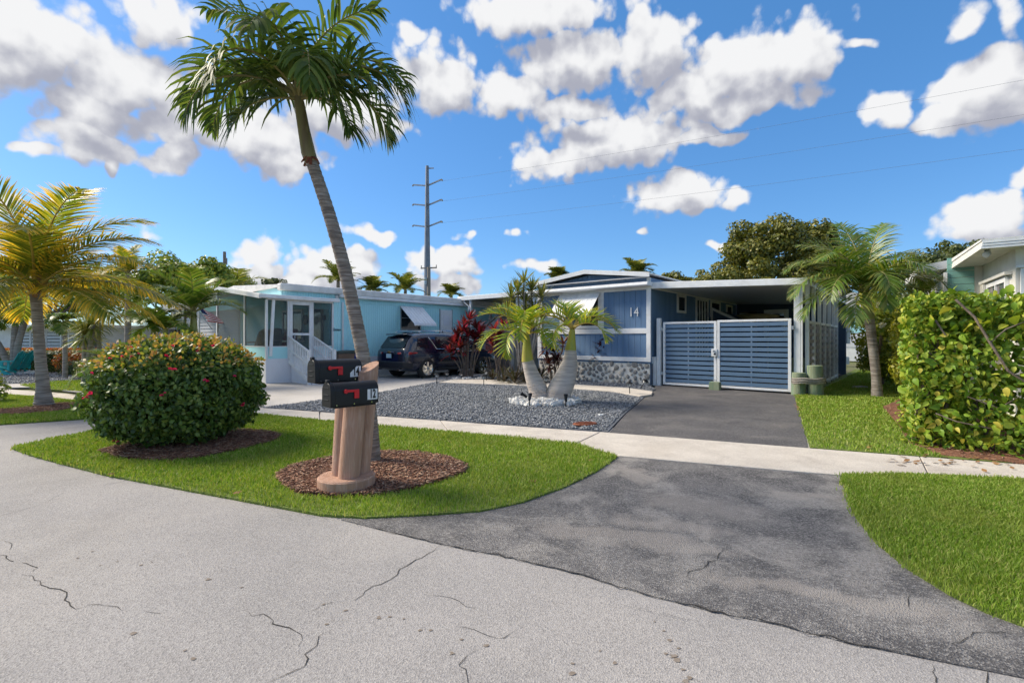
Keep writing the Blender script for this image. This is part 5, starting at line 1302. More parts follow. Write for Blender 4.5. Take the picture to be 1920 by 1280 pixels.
# ---- strap-leaved plants: heads of sword leaves on canes
def rosette(c, n, L, w, spread, droop, up=.2):
    """leaves radiating from c; returns V,F,A"""
    a = NP.uniform(0, 2 * np.pi, n); e = NP.uniform(-.15 + up, 1.35, n) * spread
    D = np.column_stack([np.cos(e) * np.cos(a), np.cos(e) * np.sin(a), np.sin(e)])
    N_ = np.column_stack([-np.sin(e) * np.cos(a), -np.sin(e) * np.sin(a), np.cos(e)])
    return leaf_verts(np.tile(c, (n, 1)) + D * .02, D, N_, NP.uniform(.7, 1.1, n) * L, w, curl=droop)
def cane_plant(name, label, cat, base, heads, lmat, n, L, w, droop, group=None, stem=.022, bark='wood'):
    o = empty(name, (base[0], base[1], 0), 0, label, cat, group)
    for (hx, hy, hz) in heads:
        bx = hx * .25 + rnd.uniform(-.05, .05); by = hy * .25
        MB().tube([(bx, by, 0), (bx * .7 + hx * .3, by * .7 + hy * .3, hz * .45), (hx, hy, hz)], [stem * 1.3, stem, stem * .8], 7).o('cane', M[bark], o, smooth=True)
        V, F, A = rosette(np.array([hx, hy, hz]), n, L, w, 1.0, droop)
        V2, F2, A2 = rosette(np.array([hx, hy, hz - .12]), n // 2, L * .95, w, .5, droop * 1.4, up=-.3)
        link('leaf_head', np_mesh('leaf_head', np.concatenate([V, V2]), [F, F2 + len(V)], lmat, attr=np.concatenate([A, A2])), None, o)
    return o
M['lf_red'] = leafm('cordyline_leaf', [(.075, .014, .016), (.13, .022, .024), (.22, .04, .03), (.42, .03, .08)], trans=.3, rough=.35)
M['lf_drac'] = leafm('dracaena_leaf', [(.10, .15, .03), (.17, .21, .04), (.26, .27, .06), (.40, .34, .11)], trans=.3, rough=.4)
M['lf_brown'] = leafm('bromeliad_leaf', [(.045, .03, .022), (.075, .06, .03), (.05, .075, .025)], trans=.2, rough=.45)
cb = G(878, 708)
cane_plant('red_cordyline', 'large red leaved cordyline in front of the SUV door', 'shrub', cb, [(0, 0, 1.55), (.3, .1, 1.9), (-.25, 0, 1.75), (.05, -.1, 2.2), (-.55, .1, 1.25), (-.7, 0, .95), (.55, 0, 1.3), (.25, .1, 1.45), (-.3, -.1, 1.15), (-.1, .1, 1.95), (.45, -.1, 1.65), (-.45, .2, 1.5)], M['lf_red'], 34, .50, .085, .22, 'red leaved shrubs', .026)
cane_plant('red_cordyline', 'dark red cordyline in front of the stone base under number 14', 'shrub', G(1142, 716), [(0, 0, .95), (.28, 0, 1.15), (-.28, 0, 1.2), (.1, .1, 1.4), (-.1, 0, 1.5), (.42, 0, .85), (-.42, .1, .85)], leafm('cordyline_dark', [(.045, .012, .016), (.075, .016, .022), (.13, .03, .03), (.16, .06, .03)], trans=.25, rough=.35), 26, .42, .075, .25, 'red leaved shrubs', .02)
cane_plant('red_cordyline', 'bright pink red cordyline hidden behind the left bottle palm', 'shrub', at(935, 16.5), [(-.15, 0, 1.75), (0, 0, 1.5), (-.2, 0, 1.25), (.15, .1, 1.9)], M['lf_red'], 26, .42, .08, .22, 'red leaved shrubs', .02)
cane_plant('red_cordyline', 'dark purple cordyline between the bottle palm trunks', 'shrub', at(1040, 16.8), [(0, 0, 1.0), (.3, 0, 1.3), (-.3, 0, 1.2), (.1, .1, .7), (-.2, 0, .6)], bpy.data.materials['cordyline_dark'], 28, .45, .08, .3, 'red leaved shrubs', .02)
db = at(985, 16.0)
cane_plant('dracaena', 'tall dracaena with spiky green heads at the left corner of the blue house', 'shrub', db, [(-.05, 0, 3.35), (.22, .1, 3.1), (-.48, 0, 2.85), (.52, -.1, 2.85), (0, .2, 2.65), (-.25, -.1, 3.05), (.3, .2, 2.45), (-.6, .1, 2.4), (.1, -.1, 2.2), (.55, .2, 2.2), (-.3, .1, 1.9)], M['lf_drac'], 52, .58, .048, .16, stem=.035, bark='driftwood')
for k, (px, d, hh, lb) in enumerate(((945, 16.3, .55, 'low brown bromeliad below the drooping bottle palm frond'), (965, 15.6, .65, 'low dark bromeliad under the dracaena canes'), (990, 15.8, .6, 'low dark bromeliad behind the left bottle palm trunk'), (1012, 16.2, .55, 'low dark bromeliad left of the stone base'), (924, 17.2, .5, 'low brown bromeliad beside the SUV front wheel'))):
    o = empty('bromeliad', (*at(px, d), 0), 0, lb, 'plant', 'low plants in the front bed')
    V, F, A = rosette(np.array([0, 0, .05]), 46, hh * 1.25, .055, .95, .3)
    link('leaves', np_mesh('leaves', V, F, M['lf_brown'], attr=A), None, o)
    for j in range(7):
        a = rnd.uniform(0, 6.28); MB().tube([(0, 0, 0), (.1 * math.cos(a), .1 * math.sin(a), hh * .6), (.3 * math.cos(a), .2 * math.sin(a), hh * 1.7)], .008, 5).o('stalk', M['wood'], o)

# ---- rounded flowering bush on the island
BC = np.array([-4.72, 6.80, 0.79]); BRD = np.array([1.02, 1.0, .72])
bush = empty('flowering_bush', (BC[0], BC[1], 0), 0, 'large rounded green bush with scattered pink flowers on the island', 'bush')
def bumps(U, k=1.0):
    return .08 * np.sin(U[:, 0] * 7 + 1) * np.sin(U[:, 1] * 6 + 2) * np.sin(U[:, 2] * 8) + .035 * np.sin(U[:, 0] * 13 + U[:, 2] * 11)
def shell(n, r0, r1, ell, pw=.5):
    U = rand_unit(n); e = 2.35
    q = (np.abs(U) ** e).sum(1) ** (-1 / e)      # a little boxier than a ball
    rr = NP.uniform(r0, r1, n) ** pw
    return U, U * (q * rr * (1 + bumps(U)))[:, None] * ell
LC = np.array([BC[0], BC[1], 0])
U, P3 = shell(26000, .55, 1.0, BRD); P3[:, 2] += BC[2]; keep = P3[:, 2] > .10; U, P3 = U[keep], P3[keep]
N_ = nrm(U + rand_unit(len(U)) * 1.25 + np.array([0, 0, .3])); D = nrm(np.cross(N_, rand_unit(len(U))) + np.array([0, 0, -.35]))
V, F, A = leaf_verts(P3, D, N_, NP.uniform(.04, .085, len(P3)), NP.uniform(.026, .056, len(P3)), curl=.18, fold=.25)
M['lf_bush'] = leafm('bush_leaf', [(.034, .072, .02), (.07, .14, .028), (.13, .215, .04), (.22, .29, .07)], trans=.34, rough=.42)
tag(link('foliage', np_mesh('foliage', V, F, M['lf_bush']), None, bush), kind='stuff')
U, P3 = shell(2600, .15, .5, BRD * .92); P3[:, 2] += BC[2]; keep = P3[:, 2] > .2; U, P3 = U[keep], P3[keep]
V, F, A = leaf_verts(P3, nrm(rand_unit(len(P3))), U, .16, .13, curl=.1)  # oversized inner leaves added to block light through the bush
tag(link('inner_foliage', np_mesh('inner_foliage', V, F, M['lf_bush']), None, bush), kind='stuff')
# fresh growth on top
U, P3 = shell(4200, .97, 1.10, BRD); P3[:, 2] += BC[2]; keep = (U[:, 2] > .42); U, P3 = U[keep], P3[keep]
V, F, A = leaf_verts(P3, nrm(U + rand_unit(len(U)) * .8), nrm(U + rand_unit(len(U))), NP.uniform(.04, .07, len(U)), .035, curl=.1)
tag(link('young_leaves', np_mesh('young_leaves', V, F, leafm('young_leaf', [(.14, .19, .03), (.22, .25, .04), (.36, .24, .06), (.48, .24, .09)], trans=.4)), None, bush), kind='stuff')
M['petal'] = leafm('pink_petal', [(.62, .014, .12), (.78, .03, .22), (.70, .03, .10)], trans=.35, rough=.6)
fl_me = []
for k in range(4):
    n = 12; D = rand_unit(n); D[:, 2] = abs(D[:, 2]) * .8; V, F, A = leaf_verts(D * .006, D, rand_unit(n), .034, .030, curl=.2); fl_me.append(np_mesh('flower', V, F, M['petal']))
for (u, v) in [(375,652),(398,650),(345,662),(305,656),(322,652),(250,670),(246,655),(315,665),(366,664),(418,672),(372,663),(230,670),(207,668),(185,687),(176,700),(173,706),(170,716),(168,740),(164,743),(172,735),(307,741),(320,690),(326,689),(228,786),(460,758),(390,712),(288,659),(200,680),(222,822),(211,845),(184,806),(440,700),(298,668),(262,661)][::1]:
    if rnd.random() < .25: continue
    d = 6.25 if u > 190 else 7.1
    x, y = at(u, d); z = zat(v, d)
    p = np.array([x - BC[0], y - BC[1], z - BC[2]]); k = ((np.abs(p / BRD) ** 2.35).sum()) ** (1 / 2.35)
    # slide along the view ray until it sits on the foliage surface
    best = None
    for dd in np.linspace(5.4, 7.8, 60):
        q = np.array([(u - 960) / FPX * dd, dd, zat(v, dd)]); kk = ((np.abs((q - BC) / (BRD * 1.03)) ** 2.35).sum()) ** (1 / 2.35)
        if best is None or abs(kk - 1) < best[0] - 1e-6:
            best = (abs(kk - 1), q)
        if kk < 1: break
    q = best[1]
    for j in range(rnd.choice([1, 1, 1, 2])):
        o = link('flower', rnd.choice(fl_me), None, bush, (q[0] - BC[0] + rnd.gauss(0, .02), q[1] - BC[1] - .02, q[2] + rnd.gauss(0, .02))); o.scale = (rnd.uniform(.45, .8),) * 3; o.rotation_euler = (rnd.uniform(-.6, .6), rnd.uniform(-.6, .6), rnd.uniform(0, 6))
mesh_ob = [c for c in bush.children]
for c in bush.children:
    if c.name.split('.')[0] in ('foliage', 'inner_foliage', 'young_leaves'):
        c.data.transform(Matrix.Translation((0, 0, 0)))
# the foliage arrays were made around the bush centre already (local x,y)
for k in range(26):
    a = rnd.uniform(0, 6.28); r0 = rnd.uniform(.05, .35); r1 = rnd.uniform(.4, .95)
    z1 = rnd.uniform(.5, 1.2)
    MB().tube([(r0 * math.cos(a), r0 * math.sin(a), 0), ((r0 + r1) * .5 * math.cos(a + .2), (r0 + r1) * .5 * math.sin(a + .2), z1 * .45), (r1 * math.cos(a + .1), r1 * math.sin(a + .1), z1)], [.022, .014, .006], 6).o('branch', M['wood'], bush, smooth=True)

# ---- right palm beside the pilings
rp = empty('side_palm', (*G(1643, 745), 0), 0, 'green palm with smooth grey trunk between the carport and the hedge', 'palm tree')
trunk(rp, [(.03, 0, 0), (-.01, 0, .6), (-.09, 0, 1.3), (-.18, 0, 2.02)], [.135, .108, .105, .105, .11], M['bark'], 26, 16, .02, seed=8)
MB().tube([(-.18, 0, 2.0), (-.19, 0, 2.12), (-.25, 0, 2.5), (-.27, 0, 2.68)], [.115, .118, .092, .06], 14).o('crownshaft', M['shaft'], rp, smooth=True)
fr = []
for i, (az_, el_, dr_, L_) in enumerate([(183,42,112,2.15),(195,22,100,2.0),(170,60,105,2.1),(210,45,130,1.9),(5,40,85,1.9),(-12,22,75,1.8),(20,62,75,2.0),(60,78,60,2.05),(100,84,50,2.1),(-70,62,120,1.7),(-110,50,130,1.7),(-40,48,120,1.7),(150,75,80,2.0),(225,15,110,1.7),(250,35,130,1.6),(130,45,100,1.7),(45,45,95,1.7),(200,66,110,2.1),(30,82,55,2.1)]):
    fr.append(dict(L=L_ * 1.12, az=R(az_), el=R(el_), droop=R(dr_), nl=50, ll=.70, lw=.036, ld=.95, fwd=.70, vee=.30, jit=.22, seed=140 + i, rs=1.1, tw=R(rnd.uniform(-20, 20))))
palm_crown(rp, 2.64, (-.27, 0), fr, M['lf_side'], M['rachis'])

# ---- big-leaved hedge at the right
HC = G(1700, 836)
hr = R(-40)
hedge = empty('leafy_hedge', (HC[0], HC[1], 0), hr, 'tall hedge of large glossy round leaves at the right edge', 'hedge')
hw, hd, hh = 3.2, 3.6, 2.07
def hedge_pts(n, depth0, depth1, faces=('front', 'left', 'top')):
    ar = {'front': hw * hh, 'left': hd * hh, 'top': hw * hd * .6}; out_p = []; out_n = []
    for f in faces:
        k = int(n * ar[f] / sum(ar[x] for x in faces)); a = NP.random(k); b = NP.random(k); dpt = NP.uniform(depth0, depth1, k)
        bump_ = .05 * np.sin(a * 9 + b * 5) + .04 * np.sin(b * 11 - a * 7)
        if f == 'front': p = np.column_stack([a * hw, dpt + bump_ - .02 + .16 * (b - .5), b * hh]); nn = (0, -1, .25)
        elif f == 'left': p = np.column_stack([dpt + bump_, a * hd, b * hh]); nn = (-1, 0, .25)
        else: p = np.column_stack([a * hw, b * hd, hh - dpt + bump_ * .7]); nn = (0, -.2, 1)
        out_p.append(p); out_n.append(np.tile(nn, (k, 1)))
    return np.concatenate(out_p), np.concatenate(out_n).astype(float)
def round_leaf(P_, D, N_, L, w):
    """paddle leaf, ten-sided with a cupped blade"""
    n = len(P_); D = nrm(D); S = nrm(np.cross(D, N_)); N2 = np.cross(S, D); L = np.broadcast_to(L, (n,))[:, None]; w = np.broadcast_to(w, (n,))[:, None]
    prof = [(0, .05, 0), (.25, .24, .0), (.55, .46, .02), (.82, .44, .0), (1.0, .14, -.05)]
    V = []
    for t, k, lift in prof:
        c = P_ + D * L * t + N2 * L * (lift - .10 * t * t)
        V += [c - S * w * k + N2 * w * k * .28, c, c + S * w * k + N2 * w * k * .28]
    V = np.stack(V, 1).reshape(-1, 3); b = np.arange(n)[:, None] * 15; F = []
    for r_i in range(4):
        for k in range(2): F.append(b + np.array([[r_i * 3 + k, r_i * 3 + k + 1, r_i * 3 + k + 4, r_i * 3 + k + 3]]))
    return V, np.concatenate(F)
M['lf_hedge'] = leafm('hedge_leaf', [(.06, .13, .016), (.14, .24, .020), (.21, .32, .028), (.31, .39, .038), (.45, .44, .06)], trans=.25, rough=.5, spec=.3)
def add_leaves(n, d0, d1, size, nm, faces=('front', 'left', 'top')):
    P_, N_ = hedge_pts(n, d0, d1, faces); m = len(P_)
    N2 = nrm(N_ + rand_unit(m) * 1.05); D = nrm(np.cross(N2, rand_unit(m)) + np.array([0, -.15, .35]))
    V, F = round_leaf(P_, D, N2, NP.uniform(size * .6, size * 1.35, m), NP.uniform(size * .42, size * .78, m))
    return tag(link(nm, np_mesh(nm, V, F, M['lf_hedge'], smooth=True), None, hedge), kind='stuff')
add_leaves(15000, -.02, .26, .078, 'foliage'); add_leaves(4200, .22, .6, .17, 'inner_foliage')
lfm = []
for k in range(10):
    V, F = round_leaf(np.zeros((1, 3)), np.array([[0, 0, 1.0]]), np.array([[0, -1.0, .2 * k / 10]]), .098, .062 + .002 * k)
    lfm.append(np_mesh('leaf', V, F, leafm('hedge_leaf_%d' % k, [[(.13, .23, .018), (.17, .29, .022), (.23, .35, .03), (.31, .40, .045), (.46, .40, .06)][k % 5]] * 2, trans=.22, rough=.5, spec=.3), smooth=True))
for k in range(290):
    a, b = rnd.random(), rnd.random()
    o = link('leaf', rnd.choice(lfm), None, hedge, (a * 1.9 - .02, -.06 + .05 * math.sin(a * 9 + b * 5) + .04 * math.sin(b * 11 - a * 7) + rnd.uniform(-.05, .05) + .16 * (b - .5), .12 + b * (hh - .15)))
    o.rotation_euler = (rnd.gauss(0, .5), rnd.gauss(0, .8), rnd.gauss(0, .6)); s_ = rnd.uniform(.65, 1.3); o.scale = (s_ * rnd.uniform(.75, 1.05), s_, s_)
for pts, r in (([(.50, -.04, 2.02), (.68, -.07, 1.78), (.82, -.10, 1.45), (.98, -.09, 1.1), (1.3, -.02, .82)], .015), ([(.82, -.09, 1.45), (.96, -.10, 1.62), (1.14, -.06, 1.72)], .008), ([(.3, -.02, 1.75), (.40, -.04, 1.55)], .014), ([(.6, -.04, .75), (.9, -.07, .62), (1.1, -.06, .8)], .007), ([(.3, -.1, .5), (.5, -.15, .42), (.9, -.12, .35)], .008)):
    MB().tube(pts, [r] * (len(pts) - 1) + [r * .6], 8).o('branch', M['wood'], hedge, smooth=True)
for k in range(14):
    x = rnd.uniform(0, 3); MB().tube([(x, .3, 0), (x + .1, .25, .6), (x + rnd.uniform(-.3, .3), .2, 1.6)], [.03, .022, .01], 6).o('branch', M['wood'], hedge, smooth=True)

# ---- generic leafy masses and trees
def blob_leaves(centers, radii, n_per, size, N_up=.3, flat=1.0, zmin=.03, width=.62):
    Ps = []; Ns = []
    for c, r in zip(centers, radii):
        U = rand_unit(n_per); rr = NP.uniform(.45, 1.0, n_per) ** .5
        Ps.append(np.array(c) + U * rr[:, None] * np.array(r)); Ns.append(U)
    P_ = np.concatenate(Ps); N_ = nrm(np.concatenate(Ns) + rand_unit(len(P_)) * .7 + np.array([0, 0, N_up])); k = P_[:, 2] > zmin; P_, N_ = P_[k], N_[k]
    D = nrm(np.cross(N_, rand_unit(len(P_))) + np.array([0, 0, -.1])); s_ = NP.uniform(.7, 1.25, len(P_)) * size
    return leaf_verts(P_, D, N_, s_, s_ * width, curl=.15, fold=.2)

def tree(name, label, base, height, crown_c, crown_r, nclump, per, clump_r, leaf, lmat, seed, trunk_r=.18, group=None, cat='tree', lean=(0, 0), limbs=9, shell_lo=.45):
    global NP
    rg = np.random.default_rng(seed); o = empty(name, (base[0], base[1], 0), 0, label, cat, group)
    cc = np.array(crown_c); cr = np.array(crown_r)
    fork = np.array([lean[0], lean[1], height * .42])
    tr = MB().tube([(0, 0, 0), tuple(fork * .5), tuple(fork)], [trunk_r, trunk_r * .8, trunk_r * .6], 9)
    U = nrm(rg.normal(size=(nclump, 3))); U[:, 2] = np.where(U[:, 2] < -.35, -U[:, 2], U[:, 2])
    cen = cc + U * cr * (rg.uniform(shell_lo, 1.0, nclump) ** .6)[:, None] * (1 + .12 * np.sin(U[:, :1] * 6 + U[:, 2:] * 5))
    tr.o('trunk', M['wood'], o, smooth=True)
    for k in range(limbs):
        e = cen[k]; mid = fork * .5 + e * .5 + rg.normal(0, .2, 3) * cr * .2
        MB().tube([tuple(fork * .92), tuple(mid), tuple(e)], [trunk_r * .42, trunk_r * .25, trunk_r * .08], 6).o('limb', M['wood'], o, smooth=True)
    rad = [np.array([1, 1, .75]) * clump_r * rg.uniform(.65, 1.3) for _ in range(nclump)]
    V, F, A = blob_leaves(cen, rad, per, leaf)
    tag(link('crown', np_mesh('crown', V, F, lmat), None, o), kind='stuff')
    return o
M['lf_tree'] = leafm('tree_leaf', [(.065, .085, .016), (.11, .13, .022), (.19, .19, .03), (.30, .26, .045)], trans=.28, rough=.45)
M['lf_treed'] = leafm('tree_leaf_dark', [(.045, .07, .018), (.075, .10, .024), (.12, .14, .03)], trans=.22, rough=.45)
M['lf_green'] = leafm('tree_leaf_green', [(.09, .16, .018), (.16, .24, .026), (.25, .31, .036), (.36, .37, .05)], trans=.35, rough=.42)
M['lf_sunlit'] = leafm('hedge_sunlit_yellow', [(.22, .27, .03), (.35, .37, .04), (.52, .47, .07)], trans=.45, rough=.42)  # sunlit look of the side hedges put into the leaf colour

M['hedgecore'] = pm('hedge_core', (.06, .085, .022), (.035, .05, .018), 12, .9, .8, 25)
def box_hedge(name, label, loc, rz, size, n, leaf, lmat, topmat=None, group=None, ntop=0):
    o = empty(name, (loc[0], loc[1], 0), rz, label, 'hedge', group); sx, sy, sz = size
    P_ = (NP.random((n, 3)) - np.array([.5, .5, 0])) * np.array([sx, sy, sz]); f = NP.integers(0, 5, n); e = NP.uniform(0, .10, n)
    P_[:, 0] = np.where(f == 0, -sx / 2 + e, np.where(f == 1, sx / 2 - e, P_[:, 0])); P_[:, 1] = np.where(f == 2, -sy / 2 + e, np.where(f == 3, sy / 2 - e, P_[:, 1])); P_[:, 2] = np.where(f == 4, sz - e, P_[:, 2])
    P_ += NP.normal(0, .03, (n, 3)); P_[:, 2] = np.maximum(P_[:, 2], .03)
    N_ = nrm(P_ / np.array(size) + rand_unit(n) * .6 + np.array([0, 0, .2])); D = nrm(np.cross(N_, rand_unit(n)))
    s_ = NP.uniform(.7, 1.2, n) * leaf; V, F, A = leaf_verts(P_, D, N_, s_, s_ * .6, curl=.1)
    tag(link('foliage', np_mesh('foliage', V, F, lmat), None, o), kind='stuff')
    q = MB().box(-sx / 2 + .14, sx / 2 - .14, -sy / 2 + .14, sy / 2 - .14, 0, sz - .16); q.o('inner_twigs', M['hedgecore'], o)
    if topmat:
        Pt = np.column_stack([NP.uniform(-sx / 2, sx / 2, ntop), NP.uniform(-sy / 2, sy / 2, ntop), sz + NP.uniform(-.03, .07, ntop)])
        V, F, A = leaf_verts(Pt, nrm(rand_unit(ntop) + np.array([0, 0, 1.0])), rand_unit(ntop), leaf * 1.0, leaf * .6)
        tag(link('new_growth', np_mesh('new_growth', V, F, topmat), None, o), kind='stuff')
    return o
# ================================================================== right-hand neighbours
M['seafoam'] = pm('seafoam_siding', (.20, .40, .36), (.18, .37, .33), 2, .6)
RA = R(-35); e2r = (math.cos(RA), math.sin(RA)); e1r = (-math.sin(RA), math.cos(RA))
RC = at(1840, 8.9)
rh = empty('white_neighbour_house', (RC[0], RC[1], 0), RA, 'white and sea green house with deep eaves behind the right hedge', 'house')
zb_ = zat(465, 8.9); zt_ = zat(452, 8.9)
MB().box(.55, 6, .5, 6.5, 0, zb_ + .05).o('wall', M['whitewarm'], rh)
MB().box(.40, .545, 3.1, 6.5, 0, zb_).o('wing_wall', M['whitewarm'], rh)
for k in range(14):
    z = 1.2 + k * .16; MB().box(-.08, .395, 3.06, 3.10, z, z + .15).o('siding_board', M['seafoam'], rh)
MB().box(-.12, .39, 3.1, 6.5, 0, zb_ - .25).o('wing_block', M['whitewarm'], rh)
MB().box(-.14, -.082, 3.02, 3.10, 0, zb_ - .1).o('corner_trim', M['white'], rh)
MB().box(.06, 6, .06, 6.6, zb_ + .002, zb_ + .06).o('soffit', M['whitewarm'], rh)
for k in range(3):
    z = zb_ - .01 + k * (zt_ - zb_ + .02) / 3; hz = (zt_ - zb_ + .02) / 3 - .006
    MB().box(-.0 + .008 * k, .05, .052, 3.3, z, z + hz).o('fascia_board', M['whitewarm'], rh)  # left-facing boards warmer than the front: sunlight put into the colour
    MB().box(-.0 + .008 * k, 6, .0 + .008 * (2 - k), .05, z, z + hz).o('fascia_board', M['white'], rh)
MB().hexa([(.0, .0, zt_ + .005), (6, .0, zt_ + .005), (6, 6.6, zt_ + .02), (.0, 3.3, zt_ + .02)], [(.0, .0, zt_ + .035), (6, .0, zt_ + .035), (6, 6.6, zt_ + .5), (.0, 3.3, zt_ + .1)]).o('roof', M['roofw'], rh)
MB().hexa([(-.55, 3.6, zb_ - .02), (.0, 3.6, zb_ + .06), (.0, 7, zb_ + .06), (-.55, 7, zb_ - .02)], [(-.55, 3.6, zb_ + .16), (.0, 3.6, zb_ + .26), (.0, 7, zb_ + .26), (-.55, 7, zb_ + .16)]).o('wing_roof', M['roofw'], rh)
w_ = MB().box(.52, .545, 1.0, 2.4, 1.7, 2.62).o('window', glassm('dusky_glass', (.10, .085, .08), .1), rh)
for (y0, y1, z0, z1) in ((.92, 1.0, 1.6, 2.72), (2.4, 2.48, 1.6, 2.72), (1.0, 2.4, 2.62, 2.72), (1.68, 1.74, 1.7, 2.62)): MB().box(.49, .545, y0, y1, z0, z1).o('frame', M['white'], w_)
MB().box(.44, .545, .7, 2.9, 2.74, 2.80).o('shutter_track', M['whitewarm'], rh)
for k in range(4): MB().box(.44 + .02 * (k % 2), .50 + .02 * (k % 2), 2.5 + k * .07, 2.56 + k * .07, 1.5, 2.72).o('shutter_fold', M['whitewarm'], rh)
for k in range(9):
    x = .60 + k * .11; MB().box(x, x + .095, .40 + .045 * (k % 2), .44 + .045 * (k % 2), 1.4, zb_ - .38).o('shutter_fold', M['white'], rh)
MB().box(.55, 2.2, .38, .495, zb_ - .37, zb_ - .32).o('shutter_track', M['white'], rh)
MB().box(.95, 1.10, .30, .42, zb_ - .2, zb_ - .04).o('light_box', M['white'], rh)
MB().tube([(1.13, .42, zb_ - .1), (1.12, .38, zb_ - .45), (1.12, .37, 1.3)], .012, 6).o('cable', M['blackm'], rh)
MB().tube([(.14, .35, zb_), (.14, .30, zb_ - .07), (.10, .22, zb_ - .10)], [.04, .05, .06], 8).o('flood_light', M['metal'], rh)
# far white house at the end of the side yard
fh = empty('far_white_house', (*at(1600, 32), 0), R(-38), 'white house with pale blue window at the end of the side yard', 'house')
MB().box(-3.5, 3.5, 0, 6, 0, 3.6).o('wall', M['white'], fh)
MB().yprof([(-3.9, 3.6), (3.9, 3.6), (0, 4.6)], -.3, 6.2).o('roof', M['roofw'], fh)
for k in range(18): MB().box(-3.52, 3.52, -.03, -.002, .95 + k * .145, 1.08 + k * .145).o('siding_board', M['skirt'], fh)
MB().box(-.2, .8, -.05, -.031, 1.9, 3.0).o('window', M['tealp'], fh)

# rear hedge with white flowers along the side yard
hb = empty('flowering_hedge', (*at(1652, 16.5), 0), HA, 'narrow yellow green hedge with white flowers behind the side palm', 'hedge')
cen = []; rad = []
for k in range(46):
    y = rnd.uniform(-3.6, 5.0); z = rnd.uniform(.35, 2.75); cen.append((rnd.uniform(-.15, .5), y, z)); rad.append((.36, .42, .40))
V, F, A = blob_leaves(cen, rad, 300, .10); tag(link('foliage', np_mesh('foliage', V, F, M['lf_green']), None, hb), kind='stuff')
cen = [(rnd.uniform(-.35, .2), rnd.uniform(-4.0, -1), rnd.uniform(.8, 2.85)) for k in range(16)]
V, F, A = blob_leaves(cen, [(.3, .35, .35)] * 16, 260, .085); tag(link('sunlit_tint_foliage', np_mesh('sunlit_tint_foliage', V, F, M['lf_sunlit']), None, hb), kind='stuff')  # nearer clumps coloured as if the sun were on them
for k in range(12):
    y = -4 + k * .75; MB().tube([(.1, y, 0), (.05, y + .1, .7), (.15, y, 1.6)], [.035, .03, .015], 6).o('stem', M['wood'], hb, smooth=True)
M['petalw'] = leafm('white_petal', [(.75, .75, .72), (.82, .82, .8)], trans=.3, rough=.6)
for (px, py) in ((1650, 570), (1658, 566), (1661, 572), (1653, 610), (1656, 608), (1648, 574)):
    d = 12.6; n = 14; V, F, A = leaf_verts(np.zeros((n, 3)), nrm(rand_unit(n) + np.array([0, -.6, .2])), rand_unit(n), .085, .07)
    x, y = at(px, d); o = link('flower', np_mesh('flower', V, F, M['petalw']), None, hb)
    wm = Matrix.Translation(Vector((*at(1652, 16.5), 0))) @ Matrix.Rotation(HA, 4, 'Z'); o.location = wm.inverted() @ Vector((x, y, zat(py, d)))
# mid hedge joining palm and big hedge
hm = empty('mid_hedge', (*at(1700, 12.0), 0), HA, 'hedge stretch coloured sunlit yellow green between the side palm and the big leaved hedge', 'hedge')
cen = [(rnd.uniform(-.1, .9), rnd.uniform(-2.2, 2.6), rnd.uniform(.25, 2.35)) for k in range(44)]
V, F, A = blob_leaves(cen, [(.30, .35, .34)] * 44, 260, .085); tag(link('foliage', np_mesh('foliage', V, F, M['lf_sunlit']), None, hm), kind='stuff')
for k in range(8): MB().tube([(.3, -2 + k * .6, 0), (.2, -2 + k * .6, .6), (.4, -1.9 + k * .6, 1.5)], [.03, .025, .012], 6).o('stem', M['wood'], hm, smooth=True)
slab = empty('broken_slab', (*G(1612, 728), 0), .3, 'broken concrete piece lying on grass at the palm foot', 'slab')
MB().hexa([(-.25, -.08, 0), (.28, -.10, 0), (.25, .14, 0), (-.2, .15, 0)], [(-.22, -.06, .07), (.24, -.08, .06), (.22, .11, .07), (-.18, .12, .06)]).o('piece', M['pad'], slab, bevel=.01)

# ================================================================== trees behind the houses
tree('sea_grape_tree', 'big dense olive green tree behind the carport roof', at(1455, 40), 11, (0, 0, 6.6), (5.0, 4.0, 4.9), 120, 210, .95, .25, M['lf_tree'], 5, .35, 'trees behind the houses', limbs=14)
tree('sea_grape_tree', 'right shoulder of dark trees beyond the side palm', at(1525, 42), 11, (0, 0, 6.6), (2.4, 3.0, 4.6), 80, 200, .9, .25, M['lf_treed'], 6, .3, 'trees behind the houses')
tree('scrub_tree', 'thin olive tree with bare twigs left of the big tree', at(1345, 38), 8, (0, 0, 5.0), (2.4, 2.2, 2.2), 46, 150, .6, .2, M['lf_tree'], 8, .16, 'trees behind the houses', limbs=20)
tree('scrub_tree', 'low yellowish tree just above the blue house roof', at(1265, 40), 7, (0, 0, 5.2), (1.7, 1.6, 1.9), 26, 150, .55, .2, M['lf_tree'], 9, .14, 'trees behind the houses')
tree('dark_tree', 'dark round topped tree behind the right house', at(1755, 24), 8, (0, 0, 3.6), (2.4, 2.5, 2.0), 60, 190, .62, .18, M['lf_treed'], 10, .2, 'trees behind the houses')
tree('dark_tree', 'taller dark tree tip above the right house roof', at(1805, 27), 9, (0, 0, 5.2), (1.5, 1.5, 2.2), 30, 170, .5, .17, M['lf_treed'], 11, .2, 'trees behind the houses')
tree('dark_tree', 'small dark tree above the turquoise house roof', at(505, 32), 6, (0, 0, 4.3), (1.3, 1.3, 1.2), 22, 150, .45, .16, M['lf_treed'], 12, .12, 'trees behind the houses')
tree('leafy_tree', 'bright green leafy tree behind the left palms', at(345, 24), 6.5, (0, 0, 3.9), (2.4, 1.8, 1.7), 60, 200, .6, .16, M['lf_green'], 13, .16, 'trees behind the houses')
